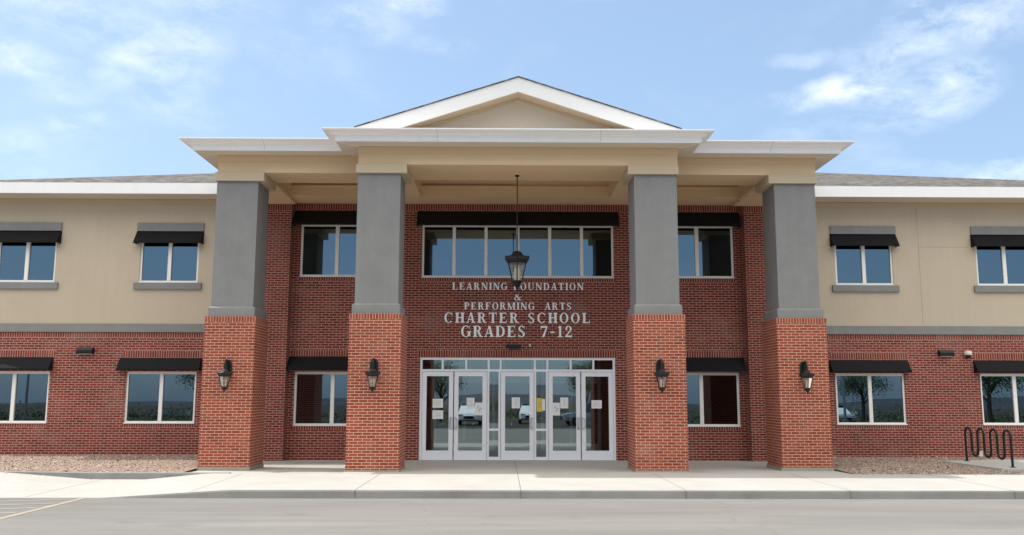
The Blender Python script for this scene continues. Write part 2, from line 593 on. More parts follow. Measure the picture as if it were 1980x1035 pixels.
def copy_tree(o, parent=None):
    c = o.copy()
    col.objects.link(c)
    if parent is not None:
        c.parent = parent
    for ch in list(o.children):
        copy_tree(ch, c)
    return c

# ------------------------------------------------------------------ main measures (metres; y = 0 is the front of the inner brick piers)
GX = 0.06            # the walls' centre line
YC = 5.00            # wall under the portico, recessed a foot behind the wings
YP = 3.54            # plane on which its openings were first laid out
KS, KX, KZ = 1.0598, 0.0210, -0.1042   # layout to real size and height on that wall
YW = 4.68            # wing walls
YO = 0.875           # front of the outer piers
XI, W = 2.71, 1.22   # inner edge of the inner piers, pier width
XO = 7.575           # outer edge of the outer piers
ZP = 3.62            # top of the brick piers
ZB = 7.0             # underside of the capitals / ring beam
ZE = 7.22            # underside of the front beam
ZC = 7.65            # cornice soffit
XR = 7.47            # portico half width
WL, WR = -15.30, 19.45    # ends of the wings
BK = 24.0            # back of the building

bld = empty('school_building', (GX, YC, 0))
tag(bld, 'two storey school of red brick and tan stucco with white gabled portico', 'building')

def on_wall(x, y, z): return (KS * x + KX, y + YC - YP, KS * z + KZ)


def lay_on_wall(fn):
    before = set(col.objects)
    fn()
    for o in set(col.objects) - before:
        if o.type == 'MESH':
            for v in o.data.vertices:
                v.co = on_wall(*v.co)


def thing_on_wall(o):
    o.location = on_wall(*o.location)
    o.scale = (KS, 1, KS)
    return o


def part(mb, name, mats, parent=bld, weld=False):
    """part given in world metres; children of bld are shifted into its frame"""
    o = mb.build(name, mats, parent, weld=weld)
    if parent is bld:
        o.location = (-GX, -YC, 0)
    return o


def wall_grid(mb, Y, x0, x1, z0, z1, opens=(), strips=(), depth=0.12, mi=0, smi=1, face=-1):
    """wall facing -y at y=Y with openings (with reveals) and soldier/rowlock strips"""
    xs = sorted({x0, x1} | {v for o in opens for v in o[:2]} | {v for s in strips for v in s[:2]})
    zs = sorted({z0, z1} | {v for o in opens for v in o[2:4]} | {v for s in strips for v in s[2:4]})
    xs = [x for x in xs if x0 - 1e-6 <= x <= x1 + 1e-6]
    zs = [z for z in zs if z0 - 1e-6 <= z <= z1 + 1e-6]
    for xa, xb in zip(xs[:-1], xs[1:]):
        for za, zb in zip(zs[:-1], zs[1:]):
            cx, cz = (xa + xb) / 2, (za + zb) / 2
            if any(o[0] < cx < o[1] and o[2] < cz < o[3] for o in opens):
                continue
            st = next((s for s in strips if s[0] < cx < s[1] and s[2] < cz < s[3]), None)
            pts = [(xa, Y, za), (xb, Y, za), (xb, Y, zb), (xa, Y, zb)]
            if st:
                k = 0.2032 / (st[3] - st[2])
                mb.face(pts, [((p[2] - st[2]) * k, p[0]) for p in pts], smi)
            else:
                mb.face(pts, mi=mi)
    for o in opens:
        a, b, c, d = o[:4]
        mb.face([(a, Y, c), (a, Y + depth, c), (a, Y + depth, d), (a, Y, d)], mi=mi)
        mb.face([(b, Y + depth, c), (b, Y, c), (b, Y, d), (b, Y + depth, d)], mi=mi)
        mb.face([(a, Y, d), (a, Y + depth, d), (b, Y + depth, d), (b, Y, d)], mi=mi)
        mb.face([(a, Y + depth, c), (a, Y, c), (b, Y, c), (b, Y + depth, c)], mi=mi)

# window lists: (x0, x1, z0, z1, panes)
low_wing = [(-15.13 + .0, -13.13, .93, 2.37), (-10.97, -9.00, .93, 2.37), (9.14, 11.12, .93, 2.37), (13.29, 15.27, .93, 2.37), (17.0, 18.98, .93, 2.37)]
up_wing = [(-14.88, -13.20, 4.91, 6.20), (-10.79, -9.11, 4.91, 6.20), (9.30, 10.98, 4.91, 6.20), (13.42, 15.10, 4.91, 6.20), (17.15, 18.83, 4.91, 6.20)]
low_port = [(-5.97, -3.91, .91, 2.35), (4.03, 6.09, .91, 2.35)]
up_port = [(-5.93, -3.93, 4.95, 6.43), (4.03, 6.05, 4.95, 6.43)]
up_mid = (-2.58, 2.72, 4.94, 6.43)
DOOR = (-2.58, 2.72, 0.0, 2.74)

# ------------------------------------------------------------------ brick walls
def build_walls():
    mb = MB()
    xl, xr = -6.15, 6.30
    strips = [(xl, xr, 6.81, 7.01)]
    for o in low_port: strips += [(o[0] - .12, o[1] + .12, 2.74, 2.94), (o[0] - .04, o[1] + .04, o[2] - .115, o[2])]
    for o in up_port + [up_mid]: strips += [(o[0] - .04, o[1] + .04, o[2] - .115, o[2])]
    strips += [(DOOR[0] - .08, DOOR[1] + .08, 2.74, 2.94)]
    wall_grid(mb, YP, xl, xr, -.12, 7.35, low_port + up_port + [up_mid, DOOR], strips)
    mb.v = [on_wall(*v) for v in mb.v]
    xl, xr = KS * xl + KX, KS * xr + KX
    # end strips flush with the wings, with the little returns into the recess
    for a, b, s in ((-XR, xl, 1), (xr, XR + .1, -1)):
        wall_grid(mb, YW, a, b, -.25, 7.7, (), [(a, b, 7.02, 7.30)])
        x = b if s > 0 else a
        pts = [(x, YW, -.25), (x, YC, -.25), (x, YC, 7.6), (x, YW, 7.6)]
        mb.face(pts if s > 0 else pts[::-1], mi=0)
    for a, b, ws in ((WL, -XR, low_wing[:2]), (XR + .1, WR, low_wing[2:])):
        st = [(a, b, 3.335, 3.48)]
        for o in ws: st += [(o[0] - .12, o[1] + .12, 2.76, 2.96), (o[0] - .04, o[1] + .04, o[2] - .115, o[2])]
        wall_grid(mb, YW, a, b, -.25, 3.48, ws, st)
    # end and back walls
    for x, s in ((WL, -1), (WR, 1)):
        pts = [(x, BK, -.25), (x, YW, -.25), (x, YW, 3.48), (x, BK, 3.48)]
        mb.face(pts if s < 0 else pts[::-1])
    mb.face([(WR, BK, -.25), (WL, BK, -.25), (WL, BK, 3.48), (WR, BK, 3.48)])
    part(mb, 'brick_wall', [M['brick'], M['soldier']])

    mb = MB()
    for a, b, ws in ((WL, -XR, up_wing[:2]), (XR + .1, WR, up_wing[2:])):
        wall_grid(mb, YW, a, b, 3.72, 7.40, ws, ())
    for x, s in ((WL, -1), (WR, 1)):
        pts = [(x, BK, 3.48), (x, YW, 3.48), (x, YW, 7.4), (x, BK, 7.4)]
        mb.face(pts if s < 0 else pts[::-1])
    mb.face([(WR, BK, 3.48), (WL, BK, 3.48), (WL, BK, 7.4), (WR, BK, 7.4)])
    part(mb, 'stucco_wall', M['tan'])
    # reveal joints scored in the stucco of the wings
    for q in ((11.75, 11.762, 3.74, 7.19), (XR + .12, 9.1, 6.02, 6.032), (11.78, 13.2, 6.02, 6.032), (8.5, 8.512, 6.05, 7.19)):
        mb = MB(); mb.box(q[0], q[1], YW - .002, YW + .01, q[2], q[3])
        part(mb, 'stucco_joint', M['scored'])

    for a, b in ((WL - .03, -XR), (XR + .1, WR + .03)):
        mb = MB(); mb.box(a, b, YW - .035, YW + .05, 3.483, 3.72)
        part(mb, 'band_course', M['grey'])
        mb = MB(); mb.box(a, b, YW - .025, YW + .05, 7.19, 7.335)
        part(mb, 'frieze_board', M['trimtan'])
        mb = MB(); mb.box(a, b, YW - .012, YW + .05, -.25, .03)
        part(mb, 'footing', M['stone_foot'])
build_walls()

# interior: floors and partitions, seen dimly through the glass
def build_inside():
    mb = MB()
    mb.box(WL + .3, WR - .3, YW + .5, BK - .3, 3.05, 3.4)
    mb.box(-7.3, 7.4, YC + .2, YC + .5, 3.05, 3.4)
    mb.box(WL + .3, WR - .3, YW + .5, BK - .3, -.3, -.12)
    mb.box(-2.9, 3.0, YC + .13, YC + 9, -.2, -.025)
    mb.box(WL + .3, WR - .3, YW + .5, BK - .3, 7.0, 7.1)
    mb.box(WL + .3, -5.0, YW + 5, YW + 5.1, 0, 3.0); mb.box(5.0, WR - .3, YW + 5, YW + 5.1, 0, 3.0)
    mb.box(WL + .3, WR - .3, YW + 5, YW + 5.1, 3.4, 7.0)
    mb.box(-3.2, -3.1, YC + .13, YC + 6, 0, 3.0); mb.box(3.3, 3.4, YC + .13, YC + 6, 0, 3.0)
    mb.box(-5, 5, YC + 9.01, YC + 9.1, 0, 3.0)
    mb.box(WL + .01, WL + .05, YW + .13, BK - .3, -.03, 7.0); mb.box(WR - .05, WR - .01, YW + .13, BK - .3, -.03, 7.0)
    part(mb, 'interior', M['inside'])
    # second row of door frames inside the lobby
    mb = MB()
    y = YC + 3.0
    for x in (-2.5, -1.55, -.62, -.3, .62, .95, 1.85, 2.75):
        mb.box(x - .05, x + .05, y, y + .06, 0, 2.9)
    for a, b in ((-2.45, -1.6), (-1.5, -.67), (-.25, .57), (1.0, 1.8), (1.9, 2.7)):
        mb.box(a, b, y + .01, y + .05, 0, .2); mb.box(a, b, y + .01, y + .05, 2.1, 2.3)
    part(mb, 'inner_door_frame', M['alu'])
build_inside()

# ------------------------------------------------------------------ windows
def make_window(x0, x1, z0, z1, Y, n, blind=None, sill=None, lintel=None, glass='glass'):
    yf = Y + .035
    fw, mw = .055, .10 if n == 2 else .085
    mb = MB()
    mb.box(x0, x0 + fw, yf, yf + .08, z0, z1); mb.box(x1 - fw, x1, yf, yf + .08, z0, z1)
    mb.box(x0 + fw, x1 - fw, yf, yf + .08, z1 - fw * 1.3, z1); mb.box(x0 + fw, x1 - fw, yf, yf + .08, z0, z0 + fw)
    xs = [x0 + (x1 - x0) * i / n for i in range(1, n)]
    for x in xs:
        mb.box(x - mw / 2, x + mw / 2, yf - .008, yf + .08, z0 + fw, z1 - fw * 1.3)
    mb.box(x0 - .004, x1 + .004, Y - .018, yf - .002, z0 - .012, z0 + .018)      # slim flange at the bottom
    fr = part(mb, 'window', M['frame'])
    edges = [x0 + fw] + [v for x in xs for v in (x - mw / 2, x + mw / 2)] + [x1 - fw]
    for a, b in zip(edges[::2], edges[1::2]):
        tilt = random.uniform(-.0012, .0012) if Y > 4 else 0
        p = MB()
        y = yf + .035
        lean = (z1 - z0) * (.0058 + random.uniform(-.0006, .0006))
        g0, g1, g2, g3 = (a, y, z0 + fw), (b, y + tilt, z0 + fw), (b, y + lean + tilt, z1 - fw * 1.3), (a, y + lean, z1 - fw * 1.3)
        p.face([g0, g1, g2, g3])
        part(p, 'pane', M[glass], fr)
        # slim dark gasket is part of the pane edge
    if blind:
        k = blind
        p = MB()
        zt = z1 - fw * 1.3 - .01
        zb = z0 + fw + (z1 - z0) * (1 - k)
        nsl = int((zt - zb) / .05)
        for a, b in zip(edges[::2], edges[1::2]):
            for i in range(nsl):
                z = zt - i * .05
                p.face([(a + .01, yf + .10, z - .045), (b - .01, yf + .10, z - .045), (b - .01, yf + .125, z - .008), (a + .01, yf + .125, z - .008)])
        part(p, 'blind', M['blind'], fr)
    if sill:
        p = MB()
        p.box(sill[0], sill[1], Y - .07, Y + .02, sill[2], sill[3])
        part(p, 'sill', M['grey'], fr)
    if lintel:
        p = MB()
        p.box(lintel[0], lintel[1], Y - .05, Y + .02, lintel[2], lintel[3])
        part(p, 'lintel', M['grey'], fr)
    return fr

for i, (a, b, c, d) in enumerate(low_wing):
    make_window(a, b, c, d, YW, 2, blind=(.0, .0, .25, 0, 0)[i])
for i, (a, b, c, d) in enumerate(up_wing):
    m = (a + b) / 2
    make_window(a, b, c, d, YW, 2, blind=(.9, .97, .95, .92, .5)[i],
                sill=(m - .965, m + .965, 4.71, 4.895), lintel=(m - .955, m + .955, 6.40, 6.635))
def portico_windows():
    for a, b, c, d in low_port + up_port: make_window(a, b, c, d, YP, 2)
    make_window(*up_mid, YP, 6)
lay_on_wall(portico_windows)

# ------------------------------------------------------------------ entrance: frame, five doors, sidelights, transoms
def build_entrance():
    x0, x1 = DOOR[0], DOOR[1]
    y0, y1 = YP + .02, YP + .13
    mb = MB()
    zt = 2.365
    mb.box(x0, x0 + .06, y0, y1, 0, 2.74); mb.box(x1 - .06, x1, y0, y1, 0, 2.74)
    mb.box(x0 + .06, x1 - .06, y0, y1, 2.68, 2.74)
    mb.box(x0 + .06, x1 - .06, y0, y1, zt, zt + .06)
    doors = [(-2.52, -1.67), (-1.655, -.76), (-.395, .515), (.895, 1.775), (1.79, 2.66)]
    for x in (-1.97, -1.33, -.72, -.395, .535, .875, 1.51, 2.13):
        mb.box(x - .024, x + .024, y0 + .002, y1 - .002, zt + .06, 2.68)
    for a, b in ((-.755, -.70), (-.45, -.40), (.52, .57), (.835, .89)):
        mb.box(a, b, y0, y1, 0, zt)
    for a, b in ((-.70, -.45), (.57, .835)):
        mb.box(a, b, y0 + .002, y1 - .002, 0, .09)
        mb.box(a, b, y0 + .002, y1 - .002, .78, .84)
    fr = part(mb, 'entrance_frame', M['alu'])
    tx = [x0 + .06, -1.994, -1.946, -1.354, -1.306, -.744, -.696, -.419, -.371, .511, .559, .851, .899, 1.486, 1.534, 2.106, 2.154, x1 - .06]
    for a, b in zip(tx[::2], tx[1::2]):
        p = MB(); y = YP + .07
        p.face([(a, y, zt + .06), (b, y, zt + .06), (b, y, 2.68), (a, y, 2.68)])
        part(p, 'transom_pane', M['doorglass'], fr)
    for a, b in ((-.70, -.45), (.57, .835)):
        for c, d in ((.09, .78), (.84, zt)):
            p = MB(); y = YP + .07
            p.face([(a, y, c), (b, y, c), (b, y, d), (a, y, d)])
            part(p, 'sidelight_pane', M['doorglass'], fr)
    hs = [1, 0, 1, 1, 0]     # handle side: 1 right, 0 left
    for (a, b), h in zip(doors, hs):
        mb = MB()
        yd0, yd1 = YP + .035, YP + .085
        a += .006; b -= .006
        st = .105
        mb.box(a, a + st, yd0, yd1, .012, zt - .008); mb.box(b - st, b, yd0, yd1, .012, zt - .008)
        mb.box(a + st, b - st, yd0, yd1, zt - .115, zt - .008); mb.box(a + st, b - st, yd0, yd1, .012, .245)
        # glazing bead
        for q in ((a + st, a + st + .012), (b - st - .012, b - st)):
            mb.box(q[0], q[1], yd0 - .004, yd0 + .02, .257, zt - .127)
        mb.box(a + st, b - st, yd0 - .004, yd0 + .02, zt - .127, zt - .115); mb.box(a + st, b - st, yd0 - .004, yd0 + .02, .245, .257)
        dr = part(mb, 'door', M['alu'])
        p = MB(); y = YP + .062; t = random.uniform(-.003, .003)
        p.face([(a + st, y - .004, .245), (b - st, y - .004 + t, .245), (b - st, y + .007 + t, zt - .115), (a + st, y + .007, zt - .115)])
        part(p, 'pane', M['doorglass'], dr)
        hx = (b - st / 2 - .01) if h else (a + st / 2 + .01)
        s = 1 if h else -1
        p = MB()
        path = [(hx + s * .03, yd0, 1.12), (hx + s * .01, yd0 - .06, 1.12), (hx - s * .02, yd0 - .085, 1.08),
                (hx - s * .03, yd0 - .085, .98), (hx - s * .02, yd0 - .085, .88), (hx + s * .01, yd0 - .06, .84), (hx + s * .03, yd0, .84)]
        p.tube(path, .014, 8)
        p.box(hx - .03, hx + .05 * s, yd0 - .008, yd0 - .001, .81, 1.15)
        part(p, 'handle', M['alu2'], dr)
    # threshold
    p = MB(); p.box(x0 + .06, x1 - .06, YP - .02, YP + .13, .003, .012)
    part(p, 'threshold', M['alu2'], fr)
lay_on_wall(build_entrance)

# ------------------------------------------------------------------ columns
def build_column(x0, y0, inner):
    x1, y1 = x0 + W, y0 + W
    mb = MB()
    zt = 3.49
    mb.box(x0, x1, y0, y1, .03, zt, skip='+z')
    k = .2032 / (ZP - zt)
    for pts in ([(x0, y0, zt), (x1, y0, zt), (x1, y0, ZP), (x0, y0, ZP)], [(x1, y1, zt), (x0, y1, zt), (x0, y1, ZP), (x1, y1, ZP)]):
        mb.face(pts, [((p[2] - zt) * k, p[0]) for p in pts], 1)
    for pts in ([(x0, y1, zt), (x0, y0, zt), (x0, y0, ZP), (x0, y1, ZP)], [(x1, y0, zt), (x1, y1, zt), (x1, y1, ZP), (x1, y0, ZP)]):
        mb.face(pts, [((p[2] - zt) * k, p[1]) for p in pts], 1)
    mb.face([(x0, y0, ZP), (x1, y0, ZP), (x1, y1, ZP), (x0, y1, ZP)])
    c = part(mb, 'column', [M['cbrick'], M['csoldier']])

    def sq(i, z): return [(x0 + i, y0 + i, z), (x1 - i, y0 + i, z), (x1 - i, y1 - i, z), (x0 + i, y1 - i, z)]
    p = MB(); p.loft([sq(.045, ZP + .001), sq(.045, ZP + .20), sq(.075, ZP + .235), sq(.09, ZP + .25)])
    part(p, 'plinth', M['grey'], c)
    p = MB(); p.loft([sq(.098, ZP + .251), sq(.098, ZB)])
    part(p, 'shaft', M['grey'], c)
    p = MB()
    i = .085
    p.loft([[(a, b, ZB) for a, b, _ in sq(i, 0)], sq(i - .012, ZB + .02), sq(i - .012, ZE)])
    p2 = MB(); xa, xb = (x0 + .06, x1 + .055) if x0 < 0 else (x0 - .055, x1 - .06)
    p2.box(xa, xb, y0 + .02, y1 - .02, ZB + .002, ZE - .002)
    part(p2, 'capital', M['trimtan'], c)
    p = MB(); p.box(x0 - .018, x1 + .018, y0 - .018, y1 + .018, -.3, .031)
    part(p, 'footing', M['stone_foot'], c)
for x0, y0 in ((-XI - W, 0), (XI, 0), (-XO, YO), (XO - W, YO)):
    build_column(x0, y0, y0 == 0)

# ------------------------------------------------------------------ entablature, ceiling, cornice
def build_top():
    mb = MB()
    # central front beam, side front beams; a thin raised upper fascia on each
    mb.box(-3.83, 3.86, .08, 1.65, ZE, ZC, skip='+z')
    for a, b in ((-XR, -3.83), (3.86, XR + .03)):
        mb.box(a, b, .95, 2.05, ZE, ZC, skip='+z')
    mb.box(-3.85, 3.88, .055, .08, 7.50, ZC, skip='+z+y')
    for a, b in ((-XR - .02, -3.85), (3.88, XR + .05)):
        mb.box(a, b, .925, .95, 7.50, ZC, skip='+z+y')
    for s in (-1, 1):       # flanks of the outer beams and of the central block
        xo = -XR if s < 0 else XR + .03
        mb.box(xo if s < 0 else xo - 1.1, xo + 1.1 if s < 0 else xo, 2.05, YW, ZE, ZC, skip='+z')
        xi = -3.83 if s < 0 else 3.86
    part(mb, 'entablature', M['cream'])
    mb = MB()
    # beam along the wall and cross beams over each column, all at capital level
    mb.box(-6.495, 6.70, 3.92, YC - .001, 7.31, 7.8)
    mb.box(-XR + .01, -6.495, 3.92, YW - .001, 7.308, 7.8)
    mb.box(6.70, XR + .02, 3.92, YW - .001, 7.308, 7.8)
    for s in (-1, 1):
        a, b = sorted((s * 3.80, s * 2.66)); mb.box(a, b, 1.651, 3.92, 7.235, 7.8)
        a, b = sorted((s * 6.98, s * 6.34)); mb.box(a, b, 2.051, 3.92, 7.235, 7.8)
    part(mb, 'ceiling_beam', M['cream'])
    mb = MB()
    # small mouldings inside the coffers
    for a, b in ((-2.66, 2.66), (-6.34, -3.8), (3.8, 6.34)):
        mb = MB(); mb.box(a, b, 3.86, 3.92, 7.545, 7.60)
        part(mb, 'coffer_moulding', M['cream'])
    mb = MB()
    mb.box(-XR + .04, XR - .02, 1.1, 3.95, 7.801, 7.86)
    mb.box(-3.7, 3.7, .2, 1.1, 7.801, 7.86)
    part(mb, 'ceiling', M['cream'])

    # cornice: stepped plan swept with a gutter profile
    prof = [(-.3, ZC + .004), (.47, ZC + .004), (.47, 7.68), (.49, 7.68), (.495, 7.785), (.54, 7.79), (.57, 7.806), (.605, 7.832), (.66, 7.852), (.725, 7.858), (.725, 7.878), (.75, 7.88), (.75, 7.905), (.70, 7.905)]
    plan = [(-XR, 7.0), (-XR, .95), (-3.83, .95), (-3.83, .08), (3.86, .08), (3.86, .95), (XR + .03, .95), (XR + .03, 7.0)]
    nrm = [(-1, 0), (-1, -1), (-1, -1), (-1, -1), (1, -1), (1, -1), (1, -1), (1, 0)]
    rings = []
    for (x, y), (nx, ny) in zip(plan, nrm):
        rings.append([(x + nx * o, y + ny * o, z) for o, z in prof])
    mb = MB()
    for a, b in zip(rings[:-1], rings[1:]):
        for i in range(len(prof) - 1):
            mb.face([a[i], b[i], b[i + 1], a[i + 1]], mi=1 if i == 0 else 0)
    cor = part(mb, 'cornice', [M['white'], M['soffit']])
    for x in (-6.2, -1.9, 1.95, 6.25):
        yb = (.95 if abs(x) > 3.8 else .08)
        g_ = MB()
        pr = [(o, z) for o, z in prof[2:-1]]
        g_.loft([[(x + dx, yb - o - .003, z) for o, z in pr] + [(x + dx, yb - o + .01, z) for o, z in reversed(pr)] for dx in (-.012, .012)])
        part(g_, 'gutter_joint', M['white2'], cor)
    # panel seams of the soffit corners
    def seam(a, b):
        mb = MB()
        a, b = Vector(a), Vector(b); d = (b - a).normalized(); s = Vector((-d.y, d.x, 0)) * .008
        z = Vector((0, 0, -.004))
        mb.loft([[tuple(a - s), tuple(a + s), tuple(a + s + z), tuple(a - s + z)], [tuple(b - s), tuple(b + s), tuple(b + s + z), tuple(b - s + z)]])
        part(mb, 'soffit_seam', M['white'], cor)
    for s, xe in ((-1, -3.83), (1, 3.86)):
        seam((xe, .08, ZC + .003), (xe + s * .46, .08 - .46, ZC + .003))
    for s, xe in ((-1, -XR), (1, XR + .03)):
        seam((xe, .95, ZC + .003), (xe + s * .46, .95 - .46, ZC + .003))

    # low roofs behind the gutters
    mb = MB()
    zt = 7.895
    e = .70
    def rf(pts): mb.face(pts)
    # side porches: hip up from three sides
    for s in (-1, 1):
        mb = MB()
        xo = s * (XR + e); xi = s * (3.83 - .2)
        yf = .95 - e
        mb.face([(xo, yf, zt), (xi, yf, zt), (xi, 7.2, zt + 2.1), (s * 4.9, 7.2, zt + 1.2) , (xo, 7.0, zt)])
        part(mb, 'portico_roof', M['shingle'])
build_top()


def build_gable():
    mb = MB()
    mb.face([(-4.53, -.62, 7.897), (4.56, -.62, 7.897), (4.56, .70, 8.08), (-4.53, .70, 8.08)])  # unseen pent roof made white to bounce light onto the tympanum
    part(mb, 'pent_reflector', M['white'])
    cx = .015
    apex, sl = 9.43, .326
    y0, y1 = .10, 14.0
    xe = 3.93
    # rake fascia
    mb = MB()
    t = .36
    for s in (-1, 1):
        O = lambda x, z, y: (cx + s * x, y, z)
        zc = 8.125
        a = [O(0, apex, 0), O((apex - zc) / sl, zc, 0), O((apex - t - zc) / sl, zc, 0), O(0, apex - t, 0)]
        f = [(p[0], y0, p[2]) for p in a]; b = [(p[0], y0 + .04, p[2]) for p in a]
        if s < 0: f, b = f[::-1], b[::-1]
        mb.loft([f, b])
    gb = part(mb, 'gable', M['white2'])
    mb = MB()
    for s in (-1, 1):      # soffit under the rakes, back to the tympanum
        O = lambda x, y, dz=0: (cx + s * x, y, apex - t - sl * x + dz)
        xs_ = (apex - t - 7.96) / sl
        p = [O(0, y0 + .04, .02), O(xs_, y0 + .04, .02), O(xs_, .68, .02), O(0, .68, .02)]
        mb.face(p if s > 0 else p[::-1])
    part(mb, 'rake_soffit', M['rakesoffit'], gb)
    mb = MB()
    xs_ = (apex - t - 7.94) / sl
    mb.face([(cx - xs_, .68, 7.96), (cx + xs_, .68, 7.96), (cx, .68, apex - t + .02)])
    part(mb, 'tympanum', M['insign'], gb)
    mb = MB()              # raised border following the rakes
    for s in (-1, 1):
        O = lambda x, y, d: (cx + s * x, y, apex - t - sl * x + .018 - d)
        xm = 3.1
        f = [O(0, .64, 0), O(xm, .64, 0), O(xm, .64, .07), O(0, .64, .07)]
        b = [(p[0], .678, p[2]) for p in f]
        if s < 0: f, b = f[::-1], b[::-1]
        mb.loft([f, b])
    part(mb, 'rake_moulding', M['rakesoffit'], gb)
    mb = MB()
    for s in (-1, 1):
        O = lambda x, y, d: (cx + s * x, y, apex - sl * x + d)
        x2 = xe + .04
        top = [O(0, y0 - .03, .026), O(x2, y0 - .03, .026), O(x2, y1, .026), O(0, y1, .026)]
        bot = [O(0, y0 - .03, .004), O(x2, y0 - .03, .004), O(x2, y1, .004), O(0, y1, .004)]
        if s < 0: top, bot = top[::-1], bot[::-1]
        mb.loft([bot, top])
    part(mb, 'gable_roof', M['shingle'], gb)
build_gable()


def build_wing_roof():
    mb = MB()
    m = .30
    ye = YW - .80
    zt = 7.645
    ym = (ye + BK + .8) / 2
    for s, X0, xi in ((-1, 16.10, -XR + .3), (1, 20.25, XR - .2)):
        t = ym - ye
        A, Bq, C, Dq = (xi, ye, zt), (s * X0, ye, zt), (s * (X0 - t), ym, zt + m * t), (xi, ym, zt + m * t)
        p = [A, Bq, C] if abs(s * (X0 - t)) < abs(xi) else [A, Bq, C, Dq]
        if abs(X0 - t) < abs(xi):
            # hip passes behind the portico: carry the slope on to the middle
            p = [A, Bq, (s * (X0 - t), ym, zt + m * t), (0, ym, zt + m * t), (0, ye, zt)]
        mb.face(p if s > 0 else p[::-1])
        q = [(s * X0, ye, zt), (s * X0, BK + .8, zt), (s * (X0 - t), ym, zt + m * t)]
        mb.face(q if s > 0 else q[::-1])
        q = [(0, ym, zt + m * t), (s * (X0 - t), ym, zt + m * t), (s * X0, BK + .8, zt), (0, BK + .8, zt)]
        mb.face(q if s > 0 else q[::-1])
        fb = MB(); sb = MB()
        x0, x1 = sorted((xi, s * X0))
        x0f, x1f = (x0, -XR + .02) if s < 0 else (XR + .05, x1)
        fb.box(x0f, x1f, ye, ye + .03, 7.335, zt - .002)
        fb.box(s * X0 - .015, s * X0 + .015, ye + .03, BK, 7.335, zt - .002)
        sb.box(x0f, x1f, ye + .03, YW + .02, 7.342, 7.36)
        sb.box(*sorted((s * X0, WL + .02 if s < 0 else WR - .02)), YW, BK, 7.342, 7.36)
        part(fb, 'fascia', M['white'])
        part(sb, 'soffit', M['soffit'])
    part(mb, 'roof', M['shingle'])
build_wing_roof()

# ------------------------------------------------------------------ awnings (things of their own)
AW = 'black canvas awnings over the windows'
def make_awning(x0, x1, Y, z0, z1, out, label, n=6):
    r = empty('awning', ((x0 + x1) / 2, Y, z0))
    tag(r, label, 'awning', AW)
    w = (x1 - x0) / 2
    mb = MB()
    vz = .05
    h = z1 - z0
    prof = [(-.004, h), (-out, vz), (-out, 0), (-out + .012, 0), (-out + .012, vz - .01), (-.004, h - .03)]
    mb.loft([[(-w, y, z) for y, z in prof], [(w, y, z) for y, z in prof]])
    for s in (-1, 1):
        a = [(s * w, -.004, h), (s * w, -.004, 0), (s * w, -out, 0), (s * w, -out, vz)]
        b = [(p[0] - s * .012, p[1], p[2]) for p in a]
        mb.loft([a, b])
    mb.build('canopy', M['awning'], r)
    fr = MB()
    for s in (-1, 1):
        fr.tube([(s * (w - .03), -.004, .012), (s * (w - .03), -out + .02, .012)], .011, 6)
        fr.tube([(s * (w + .02), -out - .02, .006), (s * (w - .02), -out, .006)], .011, 6)
    fr.tube([(-w + .02, -out + .025, .012), (w - .02, -out + .025, .012)], .011, 6)
    fr.build('frame', M['black'], r)
    return r

AWN = [
    (-15.27, -13.06, YW, 2.395, 2.765, .24, 'black awning over the ground floor window at the far left edge of the photo'),
    (-11.18, -8.86, YW, 2.395, 2.755, .24, 'black awning over the ground floor window left of the left outer column'),
    (8.98, 11.24, YW, 2.39, 2.745, .24, 'black awning over the ground floor window right of the right outer column'),
    (13.12, 15.40, YW, 2.39, 2.745, .24, 'black awning over the ground floor window above the bicycle rack'),
    (-15.0, -13.08, YW, 6.02, 6.40, .23, 'black awning under a grey lintel, upper floor at the far left edge'),
    (-10.92, -8.99, YW, 6.02, 6.40, .23, 'black awning under a grey lintel, upper floor next to the left outer column'),
    (9.17, 11.10, YW, 6.02, 6.40, .23, 'black awning under a grey lintel, upper floor next to the right outer column'),
    (13.29, 15.22, YW, 6.02, 6.40, .23, 'black awning under a grey lintel, upper floor at the far right edge'),
    (-6.12, -3.76, YP, 6.35, 6.79, .26, 'black awning on brick between the two left columns, upper floor'),
    (-2.72, 2.86, YP, 6.35, 6.79, .26, 'longest black awning, over the six pane window above the entrance'),
    (3.88, 6.22, YP, 6.35, 6.79, .26, 'black awning on brick between the two right columns, upper floor'),
    (-6.13, -3.76, YP, 2.38, 2.76, .28, 'black awning on brick between the two left columns, ground floor'),
    (3.88, 6.23, YP, 2.38, 2.76, .28, 'black awning on brick between the two right columns, ground floor'),
]
for a in AWN:
    aw = make_awning(*a)
    if a[2] == YP: thing_on_wall(aw)

